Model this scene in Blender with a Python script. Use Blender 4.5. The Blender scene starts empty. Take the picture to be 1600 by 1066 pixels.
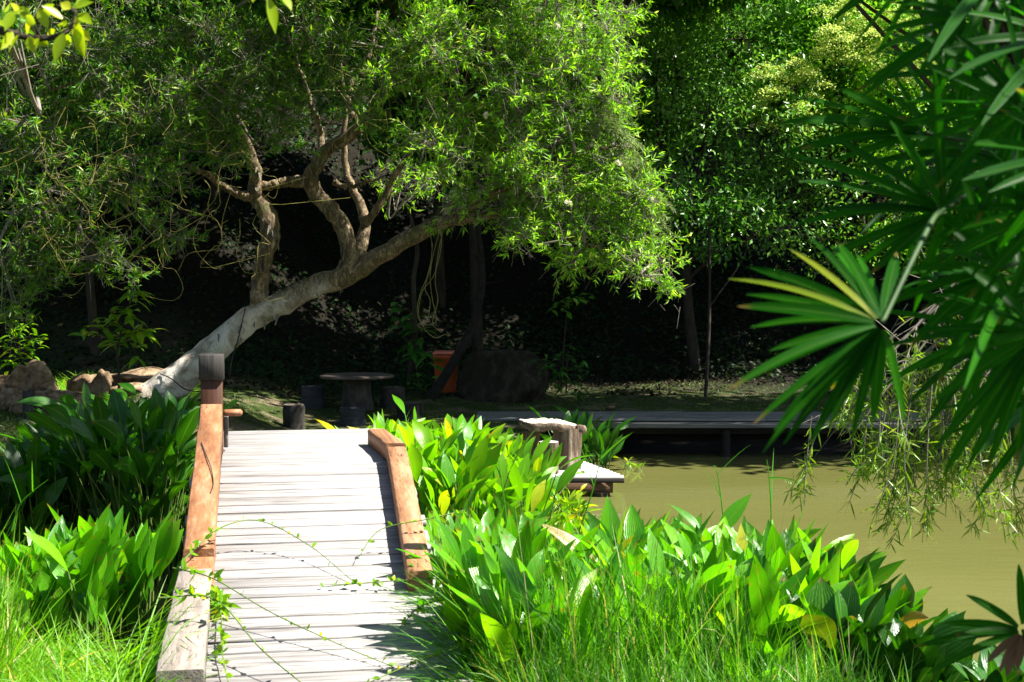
import bpy, math, random
import numpy as np
from mathutils import Vector, Matrix

# ------------------------------------------------------------------ camera, sky, sun, exposure
SC = bpy.context.scene
COL = SC.collection
CAMZ = 3.6
PITCH = math.atan(113.0 / 2300.0)
cam_d = bpy.data.cameras.new("camera")
cam = bpy.data.objects.new("camera", cam_d)
COL.objects.link(cam)
cam.location = (0, 0, CAMZ)
cam.rotation_euler = (math.pi / 2 - PITCH, 0, 0)
cam_d.sensor_width = 36.0
cam_d.lens = 51.75
cam_d.clip_start = 0.1
cam_d.clip_end = 600
cam_d.dof.use_dof = True
cam_d.dof.focus_distance = 22.0
cam_d.dof.aperture_fstop = 7.0
SC.camera = cam

SUN_EL = math.radians(54)
SUN_AZ = math.radians(93)        # clockwise from +Y (view direction) towards +X (right)
world = bpy.data.worlds.new("World")
SC.world = world
world.use_nodes = True
wn = world.node_tree.nodes
wl = world.node_tree.links
bg = wn["Background"]
sky = wn.new("ShaderNodeTexSky")
sky.sky_type = 'NISHITA'
sky.sun_disc = False
sky.sun_elevation = SUN_EL
sky.sun_rotation = SUN_AZ
wl.new(sky.outputs[0], bg.inputs[0])
bg.inputs[1].default_value = 0.05

to_sun = Vector((math.sin(SUN_AZ) * math.cos(SUN_EL), math.cos(SUN_AZ) * math.cos(SUN_EL), math.sin(SUN_EL)))
sun_d = bpy.data.lights.new("sun", 'SUN')
sun_d.energy = 5.0
sun_d.angle = math.radians(0.5)
sun_d.color = (1.0, 0.955, 0.86)
sun = bpy.data.objects.new("sun", sun_d)
COL.objects.link(sun)
sun.rotation_mode = 'QUATERNION'
sun.rotation_quaternion = to_sun.to_track_quat('Z', 'Y')
sun.location = (10, 0, 30)

SC.view_settings.view_transform = 'Standard'
SC.view_settings.look = 'None'
SC.view_settings.exposure = 2.0
SC.view_settings.gamma = 1.0

rng = np.random.RandomState(7)
random.seed(7)


# ------------------------------------------------------------------ helpers
def at(px, py, Y):
    """world point seen at photo pixel (1600x1066) at distance Y along the view axis"""
    r = np.array([(px - 800) / 2300.0, 0, 0])
    u = -(py - 533) / 2300.0
    d = np.array([r[0], math.cos(PITCH) + u * math.sin(PITCH), -math.sin(PITCH) + u * math.cos(PITCH)])
    return np.array([0, 0, CAMZ]) + d * (Y / d[1])


def nrm(a):
    return a / np.maximum(np.linalg.norm(a, axis=-1, keepdims=True), 1e-9)


def rdir(n):
    return nrm(rng.normal(size=(n, 3)))


class MB:
    """collects verts / faces (3 or 4 corners) / uv and links them as ONE mesh object"""
    def __init__(self):
        self.V, self.F, self.UV, self.n = [], [], [], 0

    def add(self, V, F, uv=None):
        V = np.asarray(V, dtype=np.float64).reshape(-1, 3)
        F = np.asarray(F, dtype=np.int64)
        self.V.append(V)
        self.F.append(F + self.n)
        self.UV.append(np.zeros((len(V), 2)) if uv is None else np.asarray(uv).reshape(-1, 2))
        self.n += len(V)

    def build(self, name, mat, parent=None, smooth=False, loc=None):
        V = np.concatenate(self.V)
        UV = np.concatenate(self.UV)
        if loc is not None:
            V = V - np.asarray(loc)
        me = bpy.data.meshes.new(name)
        me.vertices.add(len(V))
        me.vertices.foreach_set("co", V.astype(np.float32).ravel())
        loops = np.concatenate([f.ravel() for f in self.F]).astype(np.int32)
        sizes = np.concatenate([np.full(len(f), f.shape[1]) for f in self.F]).astype(np.int32)
        starts = np.concatenate([[0], np.cumsum(sizes)[:-1]]).astype(np.int32)
        me.loops.add(len(loops))
        me.loops.foreach_set("vertex_index", loops)
        me.polygons.add(len(sizes))
        me.polygons.foreach_set("loop_start", starts)
        me.polygons.foreach_set("loop_total", sizes)
        if smooth:
            me.polygons.foreach_set("use_smooth", np.ones(len(sizes), dtype=bool))
        uvl = me.uv_layers.new(name="UVMap")
        uvl.data.foreach_set("uv", UV[loops].astype(np.float32).ravel())
        me.update(calc_edges=True)
        me.validate()
        me.materials.append(mat)
        o = bpy.data.objects.new(name, me)
        COL.objects.link(o)
        if loc is not None:
            o.location = loc
        if parent is not None:
            o.parent = parent
            o.matrix_parent_inverse = Matrix()
            pl = np.array(parent['_o']) if '_o' in parent else np.zeros(3)
            o.location = (np.array(loc) if loc is not None else np.zeros(3)) - pl
        return o

    # ---- shapes
    def tube(self, pts, rad, sides=8, bump=0.0, cap=True, twist=0.0):
        pts = np.asarray(pts, float)
        rad = np.asarray(rad, float)
        n = len(pts)
        T = np.gradient(pts, axis=0)
        T = nrm(T)
        ref = np.array([0.31, 0.9, 0.2])
        A = nrm(np.cross(T, ref))
        B = np.cross(T, A)
        a = np.linspace(0, 2 * np.pi, sides, endpoint=False)
        R = rad[:, None] * np.ones((1, sides))
        if bump:
            k = rng.uniform(0, 6.28, 4)
            ii = np.arange(n)[:, None]
            R = R * (1 + bump * (np.sin(2 * a + k[0] + ii * .35) * .6 + np.sin(3 * a + k[1] - ii * .5) * .5
                                 + rng.normal(size=(n, sides)) * .35))
        V = pts[:, None] + R[..., None] * (np.cos(a)[None, :, None] * A[:, None] + np.sin(a)[None, :, None] * B[:, None])
        idx = np.arange(n * sides).reshape(n, sides)
        nx = np.roll(idx, -1, axis=1)
        F = np.stack([idx[:-1], nx[:-1], nx[1:], idx[1:]], axis=-1).reshape(-1, 4)
        uv = np.stack([np.repeat((a / 6.283)[None], n, 0), np.repeat(np.linspace(0, 1, n)[:, None], sides, 1)], -1)
        self.add(V, F, uv)
        if cap:
            for row, p in ((0, pts[0]), (n - 1, pts[-1])):
                ring = V[row]
                vv = np.vstack([ring, p[None]])
                f = np.array([[i, (i + 1) % sides, sides] for i in range(sides)])
                if row == 0:
                    f = f[:, ::-1]
                self.add(vv, f)

    def sticks(self, P0, P1, r0, r1):
        """many thin three-sided twigs"""
        P0 = np.asarray(P0, float); P1 = np.asarray(P1, float)
        n = len(P0)
        T = nrm(P1 - P0)
        A = nrm(np.cross(T, np.array([.37, .81, .45])))
        B = np.cross(T, A)
        a = np.array([0, 2.094, 4.189])
        off = np.cos(a)[None, :, None] * A[:, None] + np.sin(a)[None, :, None] * B[:, None]
        r0 = np.broadcast_to(r0, (n,)); r1 = np.broadcast_to(r1, (n,))
        V = np.concatenate([P0[:, None] + off * r0[:, None, None], P1[:, None] + off * r1[:, None, None]], axis=1)
        b = (np.arange(n) * 6)[:, None]
        F = np.concatenate([b + np.array([0, 1, 4, 3]), b + np.array([1, 2, 5, 4]), b + np.array([2, 0, 3, 5])])
        self.add(V, F)

    def diamonds(self, P, D, N, L, W, fold=.25, k=.42):
        """tiny leaves: two triangles folded on the midrib"""
        n = len(P)
        D = nrm(D)
        S = nrm(np.cross(D, N))
        U = np.cross(S, D)
        L = np.broadcast_to(L, (n,))[:, None]; W = np.broadcast_to(W, (n,))[:, None]
        m = P + D * L * k
        V = np.stack([P, m - S * W / 2 + U * W * fold, P + D * L - U * L * .06, m + S * W / 2 + U * W * fold], axis=1)
        b = (np.arange(n) * 4)[:, None]
        F = np.concatenate([b + np.array([0, 2, 1]), b + np.array([0, 3, 2])])
        uv = np.tile(np.array([[.5, 0], [0, .5], [.5, 1], [1, .5]]), (n, 1))
        self.add(V, F, uv)

    def blades(self, P, D, N, L, W, prof, sag=0.1, fold=.2, segs=None, down=(0, 0, -1), wave=0):
        """strip leaves: three columns (edge, midrib, edge)"""
        n = len(P)
        t = np.linspace(0, 1, len(prof))
        prof = np.asarray(prof)
        L = np.broadcast_to(L, (n,)); W = np.broadcast_to(W, (n,))
        sag = np.broadcast_to(sag, (n,)); fold = np.broadcast_to(fold, (n,))
        D = nrm(D)
        dn = np.broadcast_to(np.asarray(down, float), (n, 3))
        c = P[:, None] + D[:, None] * (L[:, None] * t)[..., None] + dn[:, None] * ((sag * L)[:, None] * t ** 2)[..., None]
        T = nrm(D[:, None] + dn[:, None] * (2 * sag[:, None] * t)[..., None])
        S = nrm(np.cross(T, np.broadcast_to(N[:, None], T.shape)))
        U = np.cross(S, T)
        hw = (W[:, None] / 2 * prof)[..., None]
        if wave:
            ph = rng.uniform(0, 6.28, (n, 1))
            wv = (np.sin(t[None] * 9 + ph) * wave)[..., None] * hw
        else:
            wv = 0
        fo = fold[:, None, None]
        left = c - S * hw + U * (hw * fo + wv)
        right = c + S * hw + U * (hw * fo - wv)
        V = np.stack([left, c, right], axis=2)           # n, s, 3, 3
        s = len(t)
        base = np.arange(s * 3).reshape(s, 3)
        q = []
        for j in (0, 1):
            q.append(np.stack([base[:-1, j], base[:-1, j + 1], base[1:, j + 1], base[1:, j]], -1))
        q = np.concatenate(q)
        F = ((np.arange(n) * s * 3)[:, None, None] + q[None]).reshape(-1, 4)
        uv = np.stack([np.broadcast_to(np.array([0, .5, 1.])[None], (s, 3)), np.broadcast_to(t[:, None], (s, 3))], -1)
        self.add(V, F, np.tile(uv.reshape(-1, 2), (n, 1)))

    def box(self, c, size, rot=None, bev=0.0):
        """box with chamfered edges"""
        hx, hy, hz = [s / 2 for s in size]
        b = min(bev, hx * .9, hy * .9, hz * .9)
        V, F = chamfer_box(hx, hy, hz, b)
        if rot is not None:
            V = V @ np.asarray(rot).T
        for f in F:
            pass
        V = V + np.asarray(c)
        tri = [f for f in F if len(f) == 3]
        quad = [f for f in F if len(f) == 4]
        n0 = self.n
        self.add(V, np.array(quad))
        if tri:
            self.V.append(np.zeros((0, 3))); self.UV.append(np.zeros((0, 2)))
            self.F.append(np.array(tri) + n0)


def chamfer_box(hx, hy, hz, b):
    if b <= 0:
        V = np.array([[sx * hx, sy * hy, sz * hz] for sx in (-1, 1) for sy in (-1, 1) for sz in (-1, 1)], float)
        F = [[0, 1, 3, 2], [4, 6, 7, 5], [0, 4, 5, 1], [2, 3, 7, 6], [0, 2, 6, 4], [1, 5, 7, 3]]
        return V, F
    import bmesh
    bm = bmesh.new()
    bmesh.ops.create_cube(bm, size=2)
    for v in bm.verts:
        v.co = (v.co.x * hx, v.co.y * hy, v.co.z * hz)
    bmesh.ops.bevel(bm, geom=bm.edges[:], offset=b, segments=1, affect='EDGES', profile=.5)
    bm.verts.index_update()
    V = np.array([v.co[:] for v in bm.verts])
    F = [[v.index for v in f.verts] for f in bm.faces]
    bm.free()
    return V, F


def spline(ctrl, n=40):
    """Catmull-Rom through control rows (any number of columns)"""
    c = np.asarray(ctrl, float)
    c = np.vstack([2 * c[0] - c[1], c, 2 * c[-1] - c[-2]])
    m = len(c) - 3
    out = []
    for s in np.linspace(0, m - 1e-6, n):
        i = int(s); t = s - i
        p0, p1, p2, p3 = c[i:i + 4]
        out.append(.5 * ((2 * p1) + (-p0 + p2) * t + (2 * p0 - 5 * p1 + 4 * p2 - p3) * t * t + (-p0 + 3 * p1 - 3 * p2 + p3) * t ** 3))
    return np.array(out)


def thing(name, label, cat, loc=(0, 0, 0), group=None):
    o = bpy.data.objects.new(name, None)
    COL.objects.link(o)
    o.location = loc
    o.empty_display_size = .2
    o['_o'] = [float(v) for v in loc]
    return tag(o, label, cat, group)


def tag(o, label, cat, group=None, kind=None):
    if label: o['label'] = label
    if cat: o['category'] = cat
    if group: o['group'] = group
    if kind: o['kind'] = kind
    return o


# ------------------------------------------------------------------ materials
class NT:
    def __init__(self, name):
        self.m = bpy.data.materials.new(name)
        self.m.use_nodes = True
        self.t = self.m.node_tree
        self.n = self.t.nodes
        self.p = self.n["Principled BSDF"]
        self.out = self.n["Material Output"]

    def add(self, typ, **kw):
        nd = self.n.new(typ)
        for k, v in kw.items():
            setattr(nd, k, v)
        return nd

    def link(self, a, b):
        self.t.links.new(a, b)

    def mix(self, fac, a, b, blend='MIX'):
        nd = self.add("ShaderNodeMix", data_type='RGBA', blend_type=blend)
        self.put(nd.inputs[0], fac); self.put(nd.inputs[6], a); self.put(nd.inputs[7], b)
        return nd.outputs[2]

    def put(self, sock, v):
        if isinstance(v, bpy.types.NodeSocket):
            self.link(v, sock)
        elif isinstance(v, (tuple, list)):
            sock.default_value = tuple(v) + ((1,) if len(v) == 3 and len(sock.default_value) == 4 else ())
        else:
            sock.default_value = v

    def math(self, op, a, b=0.0, c=0.0, clamp=False):
        nd = self.add("ShaderNodeMath", operation=op)
        nd.use_clamp = clamp
        self.put(nd.inputs[0], a); self.put(nd.inputs[1], b)
        if len(nd.inputs) > 2: self.put(nd.inputs[2], c)
        return nd.outputs[0]

    def noise(self, vec, scale, detail=4, rough=.55, dist=0):
        nd = self.add("ShaderNodeTexNoise")
        if vec is not None: self.link(vec, nd.inputs['Vector'])
        nd.inputs['Scale'].default_value = scale
        nd.inputs['Detail'].default_value = detail
        nd.inputs['Roughness'].default_value = rough
        nd.inputs['Distortion'].default_value = dist
        return nd.outputs['Fac']

    def ramp(self, fac, stops):
        nd = self.add("ShaderNodeValToRGB")
        self.link(fac, nd.inputs[0])
        e = nd.color_ramp.elements
        while len(e) < len(stops): e.new(.5)
        for el, (p, c) in zip(e, stops):
            el.position = p
            el.color = tuple(c) + (1,) if len(c) == 3 else c
        return nd.outputs[0]

    def mapping(self, vec, scale=(1, 1, 1), loc=(0, 0, 0), rot=(0, 0, 0)):
        nd = self.add("ShaderNodeMapping")
        self.link(vec, nd.inputs[0])
        nd.inputs['Scale'].default_value = scale
        nd.inputs['Location'].default_value = loc
        nd.inputs['Rotation'].default_value = rot
        return nd.outputs[0]

    def bump(self, h, strength=.4, dist=.02):
        nd = self.add("ShaderNodeBump")
        nd.inputs['Strength'].default_value = strength
        nd.inputs['Distance'].default_value = dist
        self.link(h, nd.inputs['Height'])
        self.link(nd.outputs[0], self.p.inputs['Normal'])
        return nd.outputs[0]

    def coord(self, which='Object'):
        return self.add("ShaderNodeTexCoord").outputs[which]

    def island(self):
        return self.add("ShaderNodeNewGeometry").outputs['Random Per Island']


def leaf_mat(name, stops, trans=(1.6, 1.5, .5), fac=.42, rough=.42, spec=.5, rib=0.0, veins=False, spots=None, gain=1.0):
    """two-sided leaf: reflecting front, light passing through; a colour of its own for every leaf"""
    k = NT(name)
    stops = [(p, tuple(v * gain for v in c)) for p, c in stops]
    r = k.island()
    base = k.ramp(r, stops)
    if rib or veins:
        uv = k.add("ShaderNodeUVMap").outputs[0]
        sx = k.add("ShaderNodeSeparateXYZ"); k.link(uv, sx.inputs[0])
        d = k.math('ABSOLUTE', k.math('SUBTRACT', sx.outputs[0], .5))
        ribm = k.math('SUBTRACT', 1.0, k.math('MULTIPLY', d, 22.0), clamp=True)
        base = k.mix(k.math('MULTIPLY', ribm, rib), base, (.28, .42, .08))
        tipm = k.math('MULTIPLY', k.math('MULTIPLY_ADD', sx.outputs[1], 9.0, -7.9, clamp=True), k.math('GREATER_THAN', k.math('FRACT', k.math('MULTIPLY', r, 71.0)), .72))
        base = k.mix(tipm, base, (.16, .10, .03))
        if veins:
            v = k.math('SINE', k.math('ADD', k.math('MULTIPLY', d, 62.0), k.math('MULTIPLY', sx.outputs[1], 2.0)))
            base = k.mix(k.math('MULTIPLY', k.math('ADD', v, 1), .045), base, (.02, .09, .004))
            k.bump(k.math('ADD', v, k.math('MULTIPLY', ribm, 2)), .25, .004)
    if spots:
        n = k.noise(k.coord('Object'), spots[0], 3)
        base = k.mix(k.ramp(n, [(.60, (0, 0, 0)), (.72, (1, 1, 1))]), base, spots[1])
    k.put(k.p.inputs['Base Color'], base)
    k.p.inputs['Roughness'].default_value = rough
    k.p.inputs['Specular IOR Level'].default_value = spec
    tr = k.add("ShaderNodeBsdfTranslucent")
    k.put(tr.inputs[0], k.mix(1.0, base, trans, 'MULTIPLY'))
    ms = k.add("ShaderNodeMixShader")
    ms.inputs[0].default_value = fac
    k.link(k.p.outputs[0], ms.inputs[1]); k.link(tr.outputs[0], ms.inputs[2])
    k.link(ms.outputs[0], k.out.inputs[0])
    return k.m


def wood_mat(name, cols, grain_axis=0, scale=1.0, rough=.75, crack=.5, bumpd=.004, stain=0.0, run=.32, ckt=.35):
    """cols dark, mid, light; grain runs along the object's axis grain_axis"""
    k = NT(name)
    cols = [tuple(v * .72 for v in c) for c in cols]
    co = k.coord('Object')
    isl = k.island()
    sc = [9 * scale] * 3
    sc[grain_axis] = run * scale
    cmb = k.add("ShaderNodeCombineXYZ")
    for i in range(3): k.link(k.math('MULTIPLY', isl, 37.0 + i * 11), cmb.inputs[i])
    va = k.add("ShaderNodeVectorMath", operation='ADD')
    k.link(k.mapping(co, sc), va.inputs[0]); k.link(cmb.outputs[0], va.inputs[1])
    n1 = k.noise(va.outputs[0], 2.6, 4, .6, .25)
    fine = k.noise(k.mapping(va.outputs[0], (4, 4, 4)), 2.5, 1.5, .5)
    base = k.ramp(n1, [(.28, cols[0]), (.5, cols[1]), (.74, cols[2])])
    base = k.mix(k.math('MULTIPLY', isl, .35), base, cols[1])
    ck = k.ramp(fine, [(ckt, (1, 1, 1)), (ckt + .1, (0, 0, 0))])
    base = k.mix(k.math('MULTIPLY', ck, crack), base, tuple(c * .25 for c in cols[0]))
    blot = k.noise(co, 2.3, 3)
    base = k.mix(k.math('MULTIPLY', k.ramp(blot, [(.52, (0, 0, 0)), (.7, (1, 1, 1))]), .35), base, cols[0])
    if stain:
        st_n = k.noise(k.mapping(va.outputs[0], (.55, .55, .55)), 1.1, 5, .6, .5)
        base = k.mix(k.math('MULTIPLY', k.ramp(st_n, [(.50, (0, 0, 0)), (.66, (1, 1, 1))]), stain), base, tuple(c * .42 for c in cols[0]))
    k.put(k.p.inputs['Base Color'], base)
    k.p.inputs['Roughness'].default_value = rough
    k.p.inputs['Specular IOR Level'].default_value = .25
    k.bump(k.math('ADD', n1, k.math('MULTIPLY', fine, .6)), .6, bumpd)
    return k.m


def noise_mat(name, stops, scale=6, rough=.9, bump=.5, dist=.03, detail=7, stretch=(1, 1, 1), spec=.2, second=None):
    k = NT(name)
    stops = [(p, tuple(v * .75 for v in c)) for p, c in stops]
    co = k.coord('Object')
    n = k.noise(k.mapping(co, stretch), scale, detail, .62, .3)
    base = k.ramp(n, stops)
    if second:
        n2 = k.noise(co, second[0], 4)
        base = k.mix(k.ramp(n2, [(second[1], (0, 0, 0)), (second[1] + .12, (1, 1, 1))]), base, second[2])
    k.put(k.p.inputs['Base Color'], base)
    k.p.inputs['Roughness'].default_value = rough
    k.p.inputs['Specular IOR Level'].default_value = spec
    if bump: k.bump(k.noise(k.mapping(co, stretch), scale * 2.5, 8, .65), bump, dist)
    return k.m


M = {}
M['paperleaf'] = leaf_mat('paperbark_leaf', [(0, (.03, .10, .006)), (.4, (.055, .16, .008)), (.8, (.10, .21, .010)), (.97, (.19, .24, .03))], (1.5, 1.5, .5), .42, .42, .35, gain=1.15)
M['paperleaf_lit'] = leaf_mat('paperbark_leaf_lit', [(0, (.06, .17, .006)), (.5, (.11, .25, .010)), (.9, (.18, .31, .02)), (1, (.28, .32, .08))], (1.45, 1.45, .5), .48, .42, .35, gain=1.5)  # brighter copy of the paperbark leaf, sunlight put into its colour
M['darkleaf'] = leaf_mat('forest_leaf', [(0, (.016, .065, .006)), (.5, (.028, .10, .010)), (.9, (.05, .14, .016)), (1, (.09, .16, .03))], (1.3, 1.4, .4), .32, .42, .25, gain=1.5)
M['glossyleaf'] = leaf_mat('glossy_forest_leaf', [(0, (.03, .085, .016)), (.5, (.055, .145, .022)), (.9, (.10, .21, .035)), (1, (.16, .24, .07))], (1.3, 1.4, .5), .36, .34, .6, gain=1.85)
M['midleaf'] = leaf_mat('forest_mid_leaf', [(0, (.035, .12, .006)), (.5, (.06, .18, .010)), (.9, (.11, .24, .018)), (1, (.17, .27, .04))], (1.4, 1.4, .4), .4, .36, .4, gain=1.5)
M['flowerleaf'] = leaf_mat('flower_tree_leaf', [(0, (.06, .2, .008)), (.5, (.10, .29, .014)), (.9, (.17, .36, .03)), (1, (.25, .4, .07))], (1.4, 1.4, .4), .44, .36, .4, gain=1.25)
M['blossom'] = leaf_mat('pale_blossom', [(0, (.36, .50, .10)), (.6, (.50, .62, .16)), (1, (.62, .68, .28))], (1.1, 1.1, .7), .42, .7)
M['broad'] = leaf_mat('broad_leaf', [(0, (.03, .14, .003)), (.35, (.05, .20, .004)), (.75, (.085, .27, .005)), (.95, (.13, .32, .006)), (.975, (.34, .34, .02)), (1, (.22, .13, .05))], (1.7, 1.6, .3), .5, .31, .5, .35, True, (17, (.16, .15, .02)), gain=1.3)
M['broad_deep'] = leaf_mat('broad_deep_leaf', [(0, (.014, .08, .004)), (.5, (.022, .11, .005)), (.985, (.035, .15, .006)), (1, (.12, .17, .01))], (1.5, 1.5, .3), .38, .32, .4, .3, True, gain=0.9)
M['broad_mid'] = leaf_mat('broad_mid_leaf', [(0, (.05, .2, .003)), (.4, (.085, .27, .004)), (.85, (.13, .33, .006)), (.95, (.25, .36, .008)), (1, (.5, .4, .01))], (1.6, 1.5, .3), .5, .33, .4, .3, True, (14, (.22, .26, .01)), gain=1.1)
M['small'] = leaf_mat('small_leaf', [(0, (.07, .22, .006)), (.6, (.15, .31, .008)), (.92, (.25, .36, .012)), (1, (.5, .42, .02))], (1.5, 1.4, .3), .48, .4, .3)
M['grass'] = leaf_mat('grass_blade', [(0, (.07, .23, .004)), (.5, (.12, .32, .006)), (.91, (.19, .38, .015)), (.94, (.40, .36, .12)), (1, (.5, .42, .2))], (1.5, 1.4, .3), .48, .42, .35, gain=1.05)
M['grass_tall'] = leaf_mat('tall_grass_blade', [(0, (.04, .17, .006)), (.5, (.07, .25, .010)), (.92, (.13, .32, .02)), (.95, (.36, .34, .14)), (1, (.45, .38, .2))], (1.45, 1.4, .35), .48, .42, .35, gain=1.1)
M['lawn'] = leaf_mat('lawn_blade', [(0, (.04, .105, .010)), (.5, (.07, .15, .012)), (.85, (.12, .19, .022)), (1, (.28, .24, .09))], (1.3, 1.3, .5), .35, .5, gain=0.75)
M['palm'] = leaf_mat('palm_leaflet', [(0, (.004, .044, .001)), (.5, (.008, .075, .0012)), (1, (.018, .12, .002))], (1.7, 2.1, .3), .55, .34, .07, .25, True)
M['palm_yellow'] = leaf_mat('palm_yellow_leaflet', [(0, (.06, .2, .004)), (.5, (.16, .27, .006)), (1, (.34, .34, .010))], (1.4, 1.3, .3), .5, .3, .3, .2, True, gain=0.8)
M['palm_dry'] = leaf_mat('palm_dry_leaflet', [(0, (.10, .045, .02)), (1, (.2, .09, .035))], (1, 1, 1), .2, .6)
M['sprig'] = leaf_mat('sprig_leaf', [(0, (.22, .36, .005)), (.6, (.34, .46, .008)), (1, (.5, .52, .02))], (1.35, 1.3, .3), .55, .35, .35, .3, gain=0.9)
M['weep'] = leaf_mat('weeping_leaf', [(0, (.07, .18, .008)), (.6, (.13, .26, .012)), (1, (.26, .36, .04))], (1.4, 1.3, .4), .46, .38, .4)
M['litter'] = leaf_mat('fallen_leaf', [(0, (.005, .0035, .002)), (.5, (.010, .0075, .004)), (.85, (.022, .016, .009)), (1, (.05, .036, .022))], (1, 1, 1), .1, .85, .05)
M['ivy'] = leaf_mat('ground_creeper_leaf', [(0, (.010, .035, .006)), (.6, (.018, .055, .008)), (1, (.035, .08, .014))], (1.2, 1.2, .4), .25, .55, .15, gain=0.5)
M['dry_stem'] = noise_mat('dry_stem', [(.3, (.16, .13, .09)), (.7, (.34, .29, .22))], 9, .9, 0)
M['grey_twig'] = noise_mat('grey_twig', [(.3, (.13, .11, .085)), (.7, (.3, .27, .22))], 5, .9, 0)
M['dark_twig'] = noise_mat('dark_twig', [(.3, (.04, .032, .022)), (.7, (.10, .08, .055))], 5, .9, 0)
M['vine'] = noise_mat('yellow_vine', [(.3, (.17, .15, .03)), (.7, (.36, .31, .08))], 6, .7, 0)
M['greenstem'] = noise_mat('green_stem', [(.3, (.06, .14, .02)), (.7, (.16, .22, .05))], 8, .6, 0)
M['palm_stalk'] = noise_mat('palm_stalk', [(.3, (.015, .05, .008)), (.7, (.035, .09, .012))], 6, .6, 0)
M['bark_dark'] = noise_mat('dark_bark', [(.3, (.025, .02, .015)), (.7, (.07, .055, .04))], 8, .95, .7, .03, 7, (1, 1, .35))
M['bark_pale'] = noise_mat('pale_bark', [(.3, (.09, .08, .065)), (.7, (.22, .2, .17))], 6, .9, .6, .02, 7, (1, 1, .4))


def paperbark():
    k = NT('paperbark')
    co = k.coord('Object')
    sx = k.add("ShaderNodeSeparateXYZ"); k.link(k.coord('Object'), sx.inputs[0])
    n = k.noise(co, 2.2, 7, .6, .6)
    pale = k.ramp(n, [(.28, (.10, .07, .045)), (.40, (.30, .24, .18)), (.52, (.50, .45, .38)), (.62, (.58, .54, .48)), (.74, (.36, .22, .11)), (.85, (.22, .12, .06))])
    rough_b = k.ramp(k.noise(k.mapping(co, (1, 1, .4)), 9, 9, .7, 1.6), [(.34, (.02, .015, .008)), (.5, (.12, .085, .045)), (.62, (.30, .22, .13)), (.75, (.46, .38, .28))])
    hgt = k.math('ADD', sx.outputs[2], k.math('MULTIPLY', k.math('SUBTRACT', k.noise(co, 1.6, 4), .5), 1.6))
    up = k.ramp(k.math('MULTIPLY_ADD', hgt, .5, -1.03), [(.30, (0, 0, 0)), (.62, (1, 1, 1))])
    base = k.mix(up, pale, rough_b)
    moss = k.ramp(k.noise(co, 2.8, 5, .6, .5), [(.56, (0, 0, 0)), (.66, (1, 1, 1))])
    base = k.mix(k.math('MULTIPLY', moss, .7), base, (.085, .09, .025))
    vo = k.add("ShaderNodeTexVoronoi", feature='DISTANCE_TO_EDGE')
    dv = k.add("ShaderNodeVectorMath", operation='ADD')
    k.link(k.mapping(co, (4.5, 4.5, 1.8)), dv.inputs[0])
    nz = k.add("ShaderNodeTexNoise"); k.link(co, nz.inputs['Vector']); nz.inputs['Scale'].default_value = 4
    k.link(nz.outputs['Color'], dv.inputs[1])
    k.link(dv.outputs[0], vo.inputs['Vector'])
    edge = k.ramp(vo.outputs['Distance'], [(.0, (1, 1, 1)), (.07, (0, 0, 0))])
    base = k.mix(k.math('MULTIPLY', edge, k.math('MULTIPLY_ADD', up, .5, .25)), base, (.035, .025, .015))
    spot = k.ramp(k.noise(co, 11, 5, .7), [(.60, (0, 0, 0)), (.68, (1, 1, 1))])
    base = k.mix(k.math('MULTIPLY', spot, .5), base, (.07, .06, .05))
    k.put(k.p.inputs['Base Color'], base)
    k.p.inputs['Roughness'].default_value = .8
    k.p.inputs['Specular IOR Level'].default_value = .25
    k.bump(k.math('ADD', k.noise(k.mapping(co, (1, 1, .5)), 9, 8, .7, .5), k.math('MULTIPLY', n, 1.5)), .8, .05)
    return k.m


M['paperbark'] = paperbark()
M['deck'] = wood_mat('bleached_plank', [(.20, .185, .178), (.375, .352, .342), (.49, .47, .458)], 0, 1.0, .8, .55, .007, .5)
M['orange_wood'] = wood_mat('orange_timber', [(.15, .055, .022), (.33, .145, .065), (.47, .29, .17)], 1, .75, .6, .6, .006, .35, .05, .24)
M['kerb_wood'] = wood_mat('kerb_timber', [(.15, .065, .03), (.36, .175, .085), (.5, .31, .19)], 1, .7, .65, .9, .008, .3, .05, .27)
M['grey_wood'] = wood_mat('weathered_timber', [(.14, .11, .10), (.28, .235, .205), (.38, .335, .30)], 1, 1.0, .8, .6, .006, .35, .06, .28)
M['post_wood'] = wood_mat('post_timber', [(.035, .012, .005), (.07, .025, .011), (.11, .045, .02)], 2, 1.0, .55, .4)
M['cap_wood'] = wood_mat('cap_timber', [(.022, .020, .018), (.045, .040, .036), (.085, .075, .068)], 2, 1.2, .7, .6)
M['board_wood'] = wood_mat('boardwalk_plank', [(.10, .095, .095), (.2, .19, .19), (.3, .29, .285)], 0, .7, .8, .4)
M['beam_dark'] = wood_mat('dark_beam', [(.012, .010, .009), (.024, .02, .017), (.045, .037, .03)], 0, .7, .85, .4)  # darkened so timber under the boardwalk reads as black shadow
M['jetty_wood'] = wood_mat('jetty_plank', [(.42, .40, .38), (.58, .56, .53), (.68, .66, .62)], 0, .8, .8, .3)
M['jetty_beam'] = wood_mat('jetty_beam', [(.07, .035, .02), (.12, .065, .035), (.18, .10, .06)], 0, .8, .75, .4)
M['yellow_band'] = noise_mat('yellow_board', [(.3, (.32, .18, .02)), (.7, (.5, .3, .04))], 5, .6, .2)
M['stump'] = noise_mat('stump_bark', [(.28, (.05, .035, .025)), (.5, (.16, .115, .08)), (.72, (.34, .28, .22))], 5, .9, 1.0, .05, 8, (1.6, 1.6, .35), .2, (3, .62, (.42, .38, .33)))
M['stump_top'] = noise_mat('stump_top', [(.3, (.42, .36, .27)), (.6, (.6, .54, .44))], 8, .85, .6, .02)
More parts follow.
